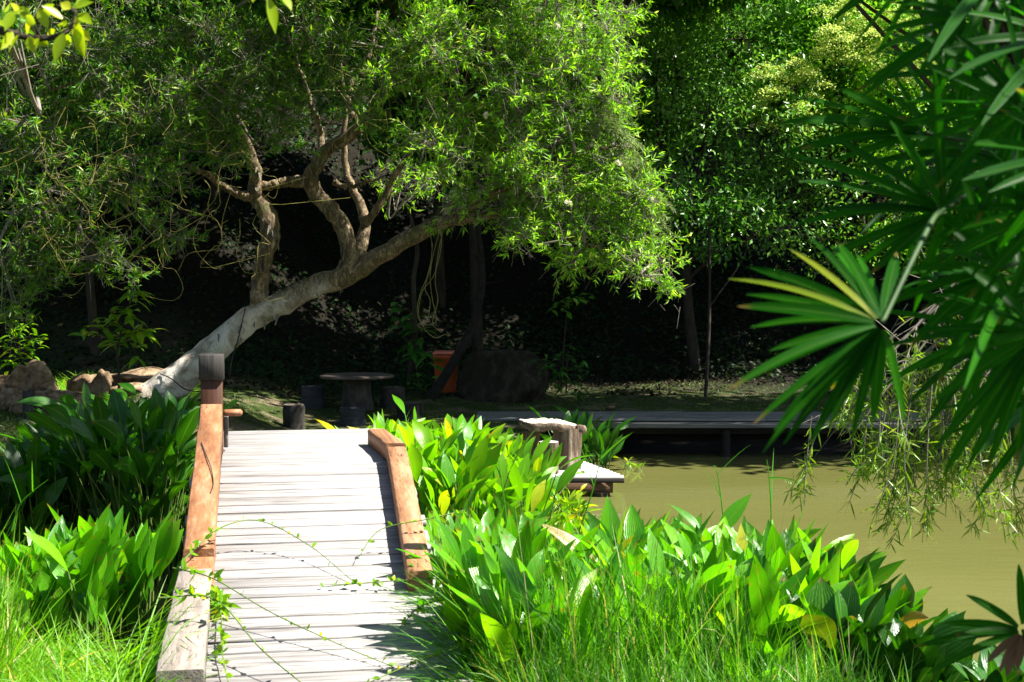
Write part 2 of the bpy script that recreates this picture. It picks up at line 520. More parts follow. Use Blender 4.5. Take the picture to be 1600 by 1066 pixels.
M['rock'] = noise_mat('rock', [(.32, (.03, .02, .013)), (.44, (.18, .115, .066)), (.57, (.36, .255, .155)), (.74, (.52, .41, .28))], 3.2, .95, 1.0, .08, 9, (1, 1, 1), .15, (2.2, .57, (.055, .04, .028)))
M['boulder'] = noise_mat('boulder', [(.28, (.012, .010, .007)), (.5, (.035, .028, .018)), (.74, (.11, .09, .06))], 3, .95, 1.0, .1, 9, (1, 1, .5), .15)
M['concrete'] = noise_mat('stone_stool', [(.28, (.025, .021, .018)), (.5, (.055, .048, .04)), (.74, (.12, .10, .088))], 5, .9, .6, .02, 7, (1, 1, .5))
M['blue_stone'] = noise_mat('blue_stool', [(.3, (.02, .022, .03)), (.55, (.045, .048, .06)), (.75, (.10, .10, .115))], 6, .8, .5, .02, 6, (.5, .5, 3))
M['table_top'] = noise_mat('table_stone', [(.3, (.075, .058, .048)), (.7, (.15, .12, .10))], 4, .75, .3, .01)
M['bin'] = noise_mat('bin_plastic', [(.3, (.62, .11, .03)), (.7, (.75, .16, .045))], 3, .45, .1, .005, 4, (1, 1, 1), .5, (7, .66, (.2, .06, .03)))
M['bin_lid'] = noise_mat('bin_lid_plastic', [(.3, (.75, .16, .09)), (.7, (.85, .24, .16))], 3, .4, .1, .005, 4, (1, 1, 1), .5)
M['black'] = noise_mat('black_rubber', [(.3, (.012, .012, .012)), (.7, (.03, .03, .03))], 5, .8, 0)
M['white_mark'] = noise_mat('worn_white_print', [(.3, (.3, .2, .16)), (.7, (.55, .45, .4))], 30, .7, 0)


def ground_mat():
    k = NT('ground')
    co = k.coord('Object')
    s = k.add("ShaderNodeSeparateXYZ"); k.link(co, s.inputs[0])
    n = k.noise(co, 1.3, 8, .62)
    fine = k.noise(co, 14, 6, .7)
    lawn = k.ramp(fine, [(.3, (.016, .03, .006)), (.5, (.03, .05, .009)), (.7, (.07, .06, .025))])
    dirt = k.ramp(fine, [(.3, (.07, .05, .03)), (.5, (.14, .105, .067)), (.7, (.22, .18, .125))])
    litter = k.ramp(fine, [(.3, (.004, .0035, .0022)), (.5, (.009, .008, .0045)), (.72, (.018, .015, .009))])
    base = k.mix(k.ramp(n, [(.5, (0, 0, 0)), (.62, (1, 1, 1))]), lawn, dirt)
    # worn path at the far end of the bridge
    dx = k.math('ABSOLUTE', k.math('SUBTRACT', s.outputs[0], -4.1))
    pm = k.math('SUBTRACT', k.math('ADD', 1.6, k.math('MULTIPLY', n, 1.2)), k.math('ADD', dx, k.math('MULTIPLY', k.math('ABSOLUTE', k.math('SUBTRACT', s.outputs[1], 24.6)), .9)), clamp=True)
    base = k.mix(pm, base, dirt)
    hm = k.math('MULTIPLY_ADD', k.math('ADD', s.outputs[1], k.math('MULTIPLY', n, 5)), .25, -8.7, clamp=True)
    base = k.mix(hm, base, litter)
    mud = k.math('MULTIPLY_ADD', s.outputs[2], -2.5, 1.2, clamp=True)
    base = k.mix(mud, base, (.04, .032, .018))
    k.put(k.p.inputs['Base Color'], base)
    k.p.inputs['Roughness'].default_value = .95
    k.p.inputs['Specular IOR Level'].default_value = .15
    k.bump(k.math('ADD', fine, n), .9, .08)
    return k.m


def water_mat():
    k = NT('muddy_water')
    co = k.coord('Object')
    n = k.noise(k.mapping(co, (.12, .35, 1)), 1.0, 3)
    base = k.ramp(n, [(.3, (.086, .088, .025)), (.7, (.104, .106, .033))])
    k.put(k.p.inputs['Base Color'], base)
    k.p.inputs['Roughness'].default_value = .05
    k.p.inputs['IOR'].default_value = 1.33
    k.p.inputs['Specular IOR Level'].default_value = .5
    h = k.math('ADD', k.noise(k.mapping(co, (1.2, 3.2, 1)), 2.2, 3, .5, .4), k.math('MULTIPLY', k.noise(k.mapping(co, (.5, 1.0, 1)), 1.0, 2), 1.5))
    k.bump(h, .10, .03)
    return k.m


# ------------------------------------------------------------------ terrain and water
def sm(a, b, x):
    t = np.clip((x - a) / (b - a), 0, 1)
    return t * t * (3 - 2 * t)


_g = np.random.RandomState(3)
_wk = [(_g.uniform(.25, 1.6, 2) * _g.choice([-1, 1], 2), _g.uniform(0, 6.28), _g.uniform(.02, .08)) for _ in range(14)]


def H(x, y):
    x = np.asarray(x, float); y = np.asarray(y, float)
    ye = np.interp(x, [-60, -6, -1, 0.5, 2.0, 3.0, 3.7, 4.2, 5, 60], [12.5, 11.6, 11.3, 11.3, 10.9, 9.2, 6.6, 4.6, 4.2, 4.0])
    hb = 1.22 + np.maximum(8 - y, 0) * .1
    near = -.8 + (hb + .8) * (1 - sm(-2.6, .5, y - ye))
    yf = np.interp(x, [-60, -9, -4.5, -2.2, -1.0, .3, .9, 60], [20.5, 20.8, 21.0, 20.6, 22.3, 25.5, 28.3, 28.3])
    hf = .62 + .5 * sm(-3.8, -6.0, x) * sm(21, 26, y) + .02 * np.maximum(y - 30, 0)
    y0 = np.interp(x, [-60, -8, -2, 60], [30, 31.5, 36, 36])
    yy = np.maximum(y - y0, 0)
    hill = np.where(yy < 4, yy ** 2 * .075, 1.2 + (yy - 4) * .6)
    hill = np.minimum(hill, 24)
    far = -.8 + (hf + .8) * sm(-.35, 1.0, y - yf) + hill
    und = sum(a * np.sin(kx[0] * x + kx[1] * y + p) for kx, p, a in _wk)
    z = np.maximum(near, far)
    return z + und * np.where(z > .2, .35 + .9 * np.clip(hill / 3, 0, 2), .15)


def grid_mesh(xs, ys):
    X, Y = np.meshgrid(xs, ys, indexing='ij')
    Z = H(X, Y)
    V = np.stack([X, Y, Z], -1).reshape(-1, 3)
    idx = np.arange(len(xs) * len(ys)).reshape(len(xs), len(ys))
    F = np.stack([idx[:-1, :-1], idx[1:, :-1], idx[1:, 1:], idx[:-1, 1:]], -1).reshape(-1, 4)
    return V, F


b = MB()
xs = np.unique(np.concatenate([np.arange(-120, -16, 2.0), np.arange(-16, 16, .3), np.arange(16, 122, 2.0)]))
ys = np.unique(np.concatenate([np.arange(-30, 2, 1.0), np.arange(2, 46, .3), np.arange(46, 140, 2.0)]))
b.add(*grid_mesh(xs, ys))
tag(b.build('ground', ground_mat(), smooth=True), 'grassy pond banks and dark wooded slope behind', 'ground', kind='structure')

b = MB()
b.add([[-120, 3, 0], [120, 3, 0], [120, 30, 0], [-120, 30, 0]], [[0, 1, 2, 3]])
tag(b.build('water', water_mat()), 'still olive brown pond water', 'water', kind='structure')


# ------------------------------------------------------------------ timber footbridge
BD = nrm(np.array([-.172, .985, 0]))
BO = np.array([-1.6, 11.3])
bridge = thing('footbridge', 'small humped timber footbridge with bleached planks crossing the pond', 'bridge', (-1.6, 11.3, 0))
bridge.rotation_euler = (0, 0, math.atan2(.172, .985))
BL = [0.0, 0.0, 0.0]          # children of the bridge are built in its own frame
bridge['_o'] = BL


def bz(s):
    s = np.asarray(s, float)
    up = 2.17 + .232 * (s + .5)
    lv = np.full_like(s, 2.17)
    dn = 2.17 - .03 * np.maximum(s - 1.2, 0) ** 1.0 - .19 * np.maximum(s - 2.0, 0)
    z = np.where(s < -.5, up, np.where(s < 1.2, lv, dn))
    return z - .02 * np.exp(-((s + .5) / .2) ** 2)


b = MB()
s = -4.75
while s < 9.3:
    w = rng.uniform(.118, .146)
    z0, z1 = float(bz(s)), float(bz(s + w))
    ang = math.atan2(z1 - z0, w)
    ca, sa = math.cos(ang), math.sin(ang)
    R = np.array([[1, 0, 0], [0, ca, -sa], [0, sa, ca]])
    tw = rng.normal(0, .004)
    R = R @ np.array([[math.cos(tw), -math.sin(tw), 0], [math.sin(tw), math.cos(tw), 0], [0, 0, 1]])
    b.box((-.04 + rng.normal(0, .012), s + w / 2, (z0 + z1) / 2 - .02 + rng.normal(0, .0015)), (1.56 + rng.normal(0, .012), w - rng.uniform(.005, .014), .04), R, .004)
    s += w
b.build('deck', M['deck'], bridge)


def beam(pts, w0, w1, h, bev=.008, steps=1):
    """rectangular timber along a path of (x, s, ztop) rows in the bridge frame"""
    m = MB()
    pts = np.asarray(pts, float)
    n = len(pts)
    ww = np.linspace(w0, w1, n)
    ring = []
    for p, w in zip(pts, ww):
        hw = w / 2
        c = bev
        prof = [(-hw + c, 0), (hw - c, 0), (hw, -c), (hw, -h), (-hw, -h), (-hw, -c)]
        ring.append([[p[0] + q[0], p[1], p[2] + q[1]] for q in prof])
    V = np.array(ring)
    k = V.shape[1]
    idx = np.arange(n * k).reshape(n, k)
    nx = np.roll(idx, -1, 1)
    F = np.stack([idx[:-1], idx[1:], nx[1:], nx[:-1]], -1).reshape(-1, 4)
    m.add(V, F)
    for r in (0, n - 1):
        hx = V[r]
        f = np.array([[0, 1, 2, 5], [5, 2, 3, 4]])
        m.add(hx, f if r else f[:, ::-1])
    return m


# left side: orange handrail timber falling from the post to the deck, a grey one below it
def wob(p0, p1, n=14, a=.004):
    t = np.linspace(0, 1, n)[:, None]
    p = np.array(p0) * (1 - t) + np.array(p1) * t
    p[1:-1] += rng.normal(0, a, (n - 2, 3)) * np.array([1, 0, 1])
    return p


beam(wob((-.705, .10, 2.56), (-.72, -2.26, 1.885)), .165, .185, .26).build('handrail_beam', M['orange_wood'], bridge)
beam(wob((-.72, -2.10, 1.876), (-.72, -2.62, 1.74), 6, .002), .18, .195, .14).build('joint_beam', M['orange_wood'], bridge)
beam(wob((-.735, -2.36, 1.80), (-.755, -3.92, 1.585), 12, .003), .20, .235, .17).build('lower_rail_beam', M['grey_wood'], bridge)
for ss in (-1.0, -2.9, -3.7):
    m = MB(); zt = float(np.interp(ss, [-3.92, -2.36, .1], [1.40, 1.60, 2.28]))
    zb = float(bz(ss)) - .5
    m.box((-.735, ss, (zt + zb) / 2), (.10, .12, zt - zb), None, .006)
    m.build('rail_support', M['post_wood'], bridge)
m = MB(); m.box((-.702, .19, 2.10), (.165, .165, 1.30), None, .008)
post = m.build('post', M['post_wood'], bridge)
m = MB(); m.box((-.702, .19, 2.842), (.19, .19, .195), None, .005)
pc = m.build('post_cap', M['cap_wood'], bridge)
pc.parent = post
m = MB(); m.box((-.545, .27, 2.475), (.15, .09, .05), None, .016)
m.build('bracket', M['orange_wood'], bridge)
m = MB(); m.box((-.600, .33, 2.32), (.035, .10, .24), None, .006)
m.build('bracket_board', M['grey_wood'], bridge)
# right kerb: bends over the crest
kp = [(float(np.interp(s_, [-2.7, -.48], [.595, .662])), s_, float(bz(s_)) + .125 + rng.normal(0, .002)) for s_ in np.linspace(-2.68, -.48, 12)]
beam(kp, .155, .145, .125, .012).build('kerb_beam', M['kerb_wood'], bridge)
kp2 = [(float(np.interp(s_, [-.47, .55], [.662, .60])), s_, 2.17 + .127 + rng.normal(0, .002)) for s_ in np.linspace(-.47, .55, 6)]
beam(kp2, .148, .145, .125, .012).build('kerb_end_beam', M['kerb_wood'], bridge)
for xx in (-.62, .62):
    sp = [(xx, s_, float(bz(s_)) - .05) for s_ in np.linspace(-4.6, 9.2, 40)]
    beam(sp, .10, .10, .22).build('bearer', M['beam_dark'], bridge)
for ss in (-2.4, .3, 3.0, 6.0):
    for xx in (-.62, .62):
        m = MB(); zt = float(bz(ss)) - .28
        m.tube([(xx, ss, -.75), (xx, ss, zt)], [.085, .08], 10)
        m.build('pile', M['beam_dark'], bridge)

# thin dark wire lying on the orange rail
ang = math.atan2(.172, .985)
def bw(x, s, z):
    return np.array([BO[0] + x * math.cos(ang) - s * math.sin(ang), BO[1] + x * math.sin(ang) + s * math.cos(ang), z])
wp = []
for xx, ss in ((-.755, -.65), (-.72, -.85), (-.675, -1.1), (-.655, -1.35), (-.67, -1.5)):
    wp.append(bw(xx, ss, float(np.interp(ss, [-2.26, .1], [1.885, 2.56])) + .008))
m = MB(); m.tube(spline(wp, 20), np.full(20, .0035), 5)
tag(m.build('wire', M['black']), 'thin dark wire curling over the orange bridge handrail', 'wire')


# ------------------------------------------------------------------ boardwalk and jetty on the far side
bwk = thing('boardwalk', 'grey plank boardwalk in half shade along the far bank', 'boardwalk', (6, 28, 0))
m = MB()
for q in range(10):
    x = -.7
    while x < 17:
        w = min(rng.uniform(2.4, 4.2), 17.2 - x)
        m.box((x + w / 2, 27.99 + q * .146, .72 + rng.normal(0, .003)), (w - .008, .138, .05), None, .004)
        x += w
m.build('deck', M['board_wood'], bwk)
m = MB(); m.box((8, 27.88, .63), (18.2, .06, .11), None, .006); m.build('edge_beam', M['board_wood'], bwk)
m = MB(); m.box((8, 28.2, .53), (18, .12, .2), None, .006); m.build('bearer', M['beam_dark'], bwk)
for xx in np.arange(1.5, 17, 2.6):
    m = MB(); m.tube([(xx, 28.12, -.8), (xx, 28.12, .52)], [.1, .09], 10); m.build('pile', M['beam_dark'], bwk)
# timber bank wall behind the piles; near-black colour carries the deck's shadow
m = MB(); m.box((9, 28.6, -.05), (17, .08, .95), None, .0); m.build('bank_board', M['beam_dark'], bwk)

jet = thing('jetty', 'low white-bleached jetty platform with dark edge board above the water', 'jetty', (.9, 24, 0))
JA = math.radians(-2)
def jp(x, y): return x, y
m = MB()
y = 23.12
while y < 25.0:
    w = .15
    m.box((.55 - (y - 23.1) * .10, y + w / 2, .30 + rng.normal(0, .002)), (2.45 - (y - 23.1) * .42, w - .004, .05), None, .004)
    y += w
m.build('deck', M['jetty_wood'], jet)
m = MB(); m.box((.55, 23.09, .262), (2.44, .04, .075), None, .006); m.build('edge_board', M['beam_dark'], jet)
m = MB(); m.box((.45, 23.22, .14), (2.3, .14, .17), None, .01); m.build('bearer', M['jetty_beam'], jet)
m = MB(); m.box((.2, 23.30, .035), (2.2, .12, .09), None, .01); m.build('float_board', M['yellow_band'], jet)
m = MB(); m.tube([(1.40, 23.24, -.6), (1.41, 23.24, .06)], [.17, .16], 10, .15); m.build('pile', M['bark_dark'], jet)
m = MB(); m.tube([(1.42, 24.8, -.6), (1.42, 24.8, .27)], [.1, .1], 10); m.build('pile', M['bark_dark'], jet)


def lump(c, r, seed, sub=3, amp=.22, flat=0.0, squash=(1, 1, 1), freq=1.6, cuts=0):
    """irregular solid rock: noise-displaced, with flattened facets"""
    import bmesh
    g = np.random.RandomState(seed)
    bm = bmesh.new()
    bmesh.ops.create_icosphere(bm, subdivisions=sub, radius=1)
    V = np.array([v.co[:] for v in bm.verts])
    F = np.array([[v.index for v in f.verts] for f in bm.faces])
    bm.free()
    for _ in range(cuts):
        d = nrm(g.normal(size=3)); lim = g.uniform(.45, .8)
        dp = V @ d
        V = V - np.maximum(dp - lim, 0)[:, None] * d * .92
    off = np.zeros(len(V))
    for i in range(14):
        k = g.normal(size=3) * freq * (1 + i * .35); ph = g.uniform(0, 6.28)
        off += np.sin(V @ k + ph) * amp / (1 + i * .5) * .5
    off += g.normal(size=len(V)) * amp * .08
    V = V * (1 + off)[:, None]
    V = V * np.asarray(r) * np.asarray(squash)
    return V + np.asarray(c), F


def stump_mesh(m, c, r, h, seed, flare=.15, n=36, rings=10, bump=.12, lean=(0, 0), top=None):
    g = np.random.RandomState(seed)
    a = np.linspace(0, 2 * np.pi, n, endpoint=False)
    ph = g.uniform(0, 6.28, 6)
    lob = 1 + bump * (np.sin(2 * a + ph[0]) * .5 + np.sin(3 * a + ph[1]) * .4 + np.sin(5 * a + ph[2]) * .35 + np.sin(11 * a + ph[3]) * .2)
    rows = []
    for i in range(rings + 1):
        t = i / rings
        rr = r * lob * (1 + flare * (1 - t) ** 2 + .03 * np.sin(t * 7 + ph[4])) * (1 + g.normal(size=n) * .012)
        if i == rings: rr = rr * .97
        z = h * t
        zz = np.full(n, z)
        if top is not None and i >= rings - 1: zz = zz + top(a) * (1 if i == rings else .7)
        rows.append(np.stack([c[0] + lean[0] * t + rr * np.cos(a), c[1] + lean[1] * t + rr * np.sin(a), c[2] + zz], -1))
    V = np.array(rows)
    idx = np.arange((rings + 1) * n).reshape(rings + 1, n)
    nx = np.roll(idx, -1, 1)
    m.add(V, np.stack([idx[:-1], nx[:-1], nx[1:], idx[1:]], -1).reshape(-1, 4))
    return V[-1]


def top_disc(ring, seed, dz=0.0, amp=.012):
    g = np.random.RandomState(seed)
    m = MB()
    c = ring.mean(0)
    rows = [c + (ring - c) * k + np.array([0, 0, dz + .004]) + g.normal(size=ring.shape) * np.array([0, 0, amp]) * (0 if k == 1 else 1) for k in (1, .75, .5, .25)]
    n = len(ring)
    V = np.array(rows)
    idx = np.arange(4 * n).reshape(4, n); nx = np.roll(idx, -1, 1)
    m.add(V, np.stack([idx[:-1], nx[:-1], nx[1:], idx[1:]], -1).reshape(-1, 4))
    m.add(np.vstack([V[-1], c + [0, 0, dz + .004]]), np.array([[i, (i + 1) % n, n] for i in range(n)]))
    return m


# rough log table and stool on the jetty
P0 = at(862, 735, 24.1)
st = thing('log_table', 'thick pale-topped log table with knobbed right edge standing on the jetty', 'table', (P0[0], 24.1, .325))
m = MB(); r1 = stump_mesh(m, (at(885, 735, 24.0)[0], 24.0, .325), .215, .67, 11, .02, 40, 14, .16, (.02, 0))
m.build('trunk_leg', M['stump'], st, True)
m = MB(); stump_mesh(m, (at(832, 735, 24.2)[0], 24.25, .325), .12, .60, 12, .1, 24, 8, .1)
m.build('prop_leg', M['stump'], st, True)
# slab with ragged edge and a drooping knob to the right
g = np.random.RandomState(5)
n = 56
a = np.linspace(0, 2 * np.pi, n, endpoint=False)
cx = at(858, 700, 24.1)[0]
rad = 1 + .07 * np.sin(3 * a + 1) + .05 * np.sin(5 * a) + .03 * np.sin(9 * a + 2) + g.normal(size=n) * .012
ex, ey = .50 * rad * np.cos(a), .40 * rad * np.sin(a)
ztop = 1.10 - .06 * np.clip(ex / .5, 0, 1) ** 2 * 1.6 + g.normal(size=n) * .006
zbot = .985 - .13 * np.clip((ex - .1) / .4, 0, 1) + .02 * np.sin(4 * a) + g.normal(size=n) * .012
rows = [np.stack([cx + ex * .93, 24.1 + ey * .93, zbot], -1), np.stack([cx + ex, 24.1 + ey, zbot * .6 + ztop * .4], -1),
        np.stack([cx + ex * 1.0, 24.1 + ey * 1.0, ztop - .025], -1), np.stack([cx + ex * .96, 24.1 + ey * .96, ztop], -1)]
V = np.array(rows); idx = np.arange(4 * n).reshape(4, n); nx = np.roll(idx, -1, 1)
m = MB(); m.add(V, np.stack([idx[:-1], nx[:-1], nx[1:], idx[1:]], -1).reshape(-1, 4))
m.add(np.vstack([V[0], V[0].mean(0)]), np.array([[(i + 1) % n, i, n] for i in range(n)]))
Vk, Fk = lump((cx + .52, 24.0, .975), .085, 21, 3, .3); m.add(Vk, Fk)
m.build('slab', M['stump'], st, True)
top_disc(V[-1], 6).build('slab_top', M['stump_top'], st, True)

P1 = at(858, 725, 23.5)
so = thing('log_stool', 'small round-topped log stool in front of the jetty log table', 'stool', (P1[0], 23.5, .325))
m = MB(); r2 = stump_mesh(m, (P1[0], 23.5, .325), .155, .50, 14, .04, 30, 9, .05)
m.build('seat_base', M['stump'], so, True)
top_disc(r2, 7).build('seat_top', M['jetty_wood'], so, True)


# ------------------------------------------------------------------ picnic table, stools, bin, boulder
def gz(x, y): return float(H(x, y))


PT = at(558, 640, 30.0)
tx, ty = PT[0], 30.0
tz = gz(tx, ty)
tb = thing('picnic_table', 'round stone picnic table in shade beyond the bridge', 'table', (tx, ty, tz))
m = MB(); stump_mesh(m, (tx, ty, tz), .27, .72, 31, .25, 28, 8, .06); m.build('pedestal', M['concrete'], tb, True)
m = MB()
m.tube([(tx, ty, 1.375), (tx, ty, 1.385), (tx, ty, 1.425), (tx, ty, 1.435)], [.70, .755, .76, .735], 40, .0)
m.build('tabletop', M['table_top'], tb)
stools = [
    ((459, 643, 27.6), .20, .46, 'concrete', 'pale split log stool nearest the bridge, left of the picnic table'),
    ((489, 636, 30.2), .23, .42, 'blue_stone', 'dark bluish barrel stool just left of the picnic table'),
    ((551, 650, 28.6), .24, .33, 'blue_stone', 'low blue-grey stool in front of the picnic table'),
    ((614, 634, 30.6), .24, .42, 'concrete', 'fluted grey stool right of the picnic table'),
    ((640, 646, 29.2), .26, .30, 'beam_dark', 'low dark stool furthest right of the picnic table'),
]
for i, ((px, py, Y), r, h, mt, lab) in enumerate(stools):
    p = at(px, py, Y)
    z = gz(p[0], Y)
    so = thing('garden_stool', lab, 'stool', (p[0], Y, z), 'stools around the picnic table')
    m = MB(); rg = stump_mesh(m, (p[0], Y, z - .03), r, h + .03, 40 + i, .05, 30, 8, .05)
    m.build('seat_base', M[mt], so, True)
    top_disc(rg, 50 + i).build('seat_top', M['table_top'] if mt != 'blue_stone' else M['blue_stone'], so, True)

# wheelie bin
p = at(697, 618, 34.0); bx_, by_ = p[0], 34.0
bzz = gz(bx_, by_)
bn = thing('wheelie_bin', 'orange red plastic wheelie bin standing in shade behind the leaning dark trunk', 'bin', (bx_, by_, bzz))
m = MB()
secs = [(0, .22, .25), (.05, .225, .26), (.78, .275, .33), (.80, .30, .36), (.86, .30, .36)]
rows = []
for z, hx, hy in secs:
    c = .05
    rows.append([(bx_ + sx, by_ + sy, bzz + z) for sx, sy in ((-hx + c, -hy), (hx - c, -hy), (hx, -hy + c), (hx, hy - c), (hx - c, hy), (-hx + c, hy), (-hx, hy - c), (-hx, -hy + c))])
V = np.array(rows); n = 8; k = len(secs)
idx = np.arange(k * n).reshape(k, n); nx = np.roll(idx, -1, 1)
m.add(V, np.stack([idx[:-1], nx[:-1], nx[1:], idx[1:]], -1).reshape(-1, 4))
m.add(V[0], np.array([[0, 1, 2, 7], [7, 2, 3, 6], [6, 3, 4, 5]])[:, ::-1])
m.build('body', M['bin'], bn)
m = MB(); m.box((bx_, by_, bzz + .905), (.60, .74, .085), None, .035)
m.box((bx_ - .24, by_ - .38, bzz + .90), (.10, .05, .05), None, .015)
m.box((bx_ + .2, by_ - .38, bzz + .90), (.10, .05, .05), None, .015)
m.build('lid', M['bin_lid'], bn)
for sx in (-1, 1):
    m = MB(); m.tube([(bx_ + sx * .25, by_ + .30, bzz + .1), (bx_ + sx * .30, by_ + .30, bzz + .1)], [.1, .1], 16); m.build('wheel', M['black'], bn)
m = MB()
cc = np.linspace(0, 5.2, 24)
m.tube(np.stack([bx_ + .10 + .06 * np.cos(cc), np.full(24, by_ - .306), bzz + .52 + .08 * np.sin(cc)], -1), np.full(24, .007), 5)
for q in range(5):
    m.box((bx_ - .04 + .03 * (q % 3), by_ - .286, bzz + .33 - .035 * q), (.10 + .05 * (q % 2), .008, .012))
m.build('emblem', M['white_mark'], bn)

# huge weathered stump boulder
p = at(790, 612, 33.0)
V, F = lump((p[0], 33.0, 1.05), (1.02, .8, 1.0), 77, 5, .13, 0, (1, 1, 1), 2.4, 4)
top = V[:, 2] > 1.72
V[top, 2] = 1.72 + (V[top, 2] - 1.72) * .35
m = MB(); m.add(V, F)
tag(m.build('boulder', M['boulder'], smooth=False), 'huge dark flat-topped boulder beside the orange bin', 'boulder')

# rocks of the garden edge on the left
rocks = [
    (46, 590, 26.2, 34, 26, 'rounded sunlit brown rock on top of the garden rock pile'),
    (14, 603, 26.4, 26, 18, 'dark flat rock wedged at the left edge of the garden rock pile'),
    (10, 622, 25.8, 18, 16, 'small reddish rock low in the left corner of the rock pile'),
    (34, 628, 25.6, 20, 20, 'pitted grey rock left of the short dark stake'),
    (66, 628, 25.7, 24, 24, 'pale smooth rock behind the short dark stake'),
    (74, 606, 26.3, 22, 20, 'cream-faced rock right of the rounded top rock'),
    (102, 626, 25.8, 30, 20, 'dark broken rock below the gap between the two rock piles'),
    (134, 603, 26.6, 26, 17, 'brown rock with a ragged face in the middle of the edging'),
    (160, 605, 26.5, 16, 22, 'yellowish upright rock beside the sapling stem'),
    (212, 593, 27.6, 56, 15, 'long flat pinkish rock slab behind the sapling'),
    (196, 612, 26.9, 34, 14, 'shaded grey rock between sapling and leaning trunk'),
]
for i, (px, py, Y, rx, rz, lab) in enumerate(rocks):
    c = at(px, py, Y); s_ = Y / 2300
    V, F = lump(c, (rx * s_ * 1.08, rx * s_ * .85, rz * s_ * 1.12), 100 + i, 4, .2, 0, (1, 1, 1), 2.0, 6)
    m = MB(); m.add(V, F)
    tag(m.build('rock', M['rock'], smooth=False, loc=(c[0], c[1], c[2])), lab, 'rock', 'rocks of the garden edging')
p = at(45, 640, 25.0)
m = MB(); m.box((p[0], 25.0, 1.15), (.17, .17, .75), None, .012)
tag(m.build('stake', M['cap_wood']), 'short dark square stake in the grass before the rocks', 'stake')
# pale stone on the far bank
c = at(953, 637, 29.7)
V, F = lump(c, (.11, .08, .05), 333, 3, .2)
m = MB(); m.add(V, F); tag(m.build('stone', M['rock'], smooth=True), 'small pale stone on the far bank above the boardwalk', 'stone')


# ------------------------------------------------------------------ leaning paperbark tree
def px_path(rows, n):
    """rows (px, py, Y, diameter px) -> world points and radii"""
    w = np.array([np.append(at(r[0], r[1], r[2]), r[3] * r[2] / 2300 / 2) for r in rows])
    s = spline(w, n)
    return s[:, :3], np.maximum(s[:, 3], .004)


tbase = at(232, 640, 27)
tree = thing('leaning_tree', 'leaning paperbark tree with pale twisting trunk arching over the bank', 'tree', tuple(tbase))
limbs = [
    [(212, 660, 27, 84), (246, 620, 27, 60), (284, 588, 27, 50), (335, 546, 27, 45), (393, 497, 27, 43), (440, 474, 27, 36), (490, 448, 27, 33), (540, 432, 26.9, 33), (590, 402, 26.7, 29), (640, 372, 26.5, 26), (690, 348, 26.3, 20), (740, 340, 26, 16), (810, 330, 26, 11), (880, 340, 26, 6)],
    [(402, 492, 27, 34), (405, 470, 27, 29), (408, 435, 27, 25), (413, 400, 27, 27), (424, 365, 27, 31), (417, 332, 27, 27), (400, 305, 27, 24), (399, 270, 26.8, 20), (384, 226, 26.5, 17), (365, 180, 26, 13), (330, 120, 25.4, 8), (290, 60, 25, 5)],
    [(403, 308, 27, 18), (380, 305, 26.8, 15), (345, 288, 26.5, 12), (318, 270, 26.2, 9), (260, 250, 25.5, 6), (190, 240, 25, 4)],
    [(538, 436, 26.9, 32), (547, 405, 26.9, 30), (541, 370, 26.9, 27), (520, 330, 27, 26), (496, 306, 27, 24), (484, 284, 27, 26), (492, 262, 27, 23), (510, 235, 27, 20), (545, 213, 26.8, 18), (580, 180, 26.6, 15), (612, 120, 26.3, 11), (650, 50, 26, 7), (700, -40, 26, 4)],
    [(484, 286, 27, 24), (460, 283, 27, 18), (435, 288, 27, 15), (408, 291, 27, 14)],
    [(560, 420, 26.9, 30), (561, 390, 27.1, 24), (571, 355, 27.3, 19), (562, 320, 27.4, 15), (548, 290, 27.4, 12), (538, 240, 27.5, 10), (540, 170, 27.5, 7), (530, 90, 27.5, 5)],
    [(573, 350, 27.3, 13), (590, 325, 27.2, 12), (610, 290, 27.2, 10), (640, 240, 27, 8), (690, 190, 26.8, 6), (760, 130, 26.5, 4)],
    [(500, 250, 27, 13), (502, 215, 27.1, 11), (492, 180, 27.1, 9), (470, 110, 27, 6), (440, 20, 26.8, 4)],
    [(520, 285, 27, 9), (545, 290, 26.9, 7), (565, 286, 26.8, 5), (600, 275, 26.6, 4)],
    [(560, 205, 26.8, 12), (545, 150, 26.9, 10), (575, 90, 27, 8), (590, 20, 27, 5)],
    [(690, 350, 26.3, 13), (760, 310, 25.8, 10), (850, 260, 25.6, 8), (930, 230, 25.4, 5), (990, 230, 25.4, 3)],
    [(810, 330, 26, 8), (880, 370, 25.6, 6), (950, 390, 25.4, 4), (1020, 410, 25.3, 3)],
    [(365, 180, 26, 9), (250, 130, 25, 7), (150, 120, 24.4, 5), (60, 150, 24, 4), (-40, 190, 24, 3)],
    [(260, 250, 25.5, 5), (180, 300, 24.8, 4), (100, 330, 24.2, 3), (20, 330, 24, 3)],
]
m = MB()
limb_pts = []
for i, l in enumerate(limbs):
    pts, rad = px_path(l, 60 if i < 4 else 30)
    pts = pts + rng.normal(size=pts.shape) * (.012 if i < 8 else .02)
    limb_pts.append(pts)
    m.tube(pts, rad, 18 if i < 4 else 9, .09 if i < 6 else .05)
# root flare
for dx, dy in ((-.5, -.2), (-.35, -.5), (.25, -.45), (-.6, .2)):
    q = tbase + np.array([0, 0, .12])
    m.tube(spline([np.append(q + [0, 0, .15], .2), np.append(q + np.array([dx * .5, dy * .5, -.08]), .14), np.append(q + np.array([dx, dy, -.32]), .06)], 8)[:, :3], np.linspace(.24, .05, 8), 10, .08)
m.build('trunk', M['paperbark'], tree, True, loc=None)
LP = np.concatenate(limb_pts)

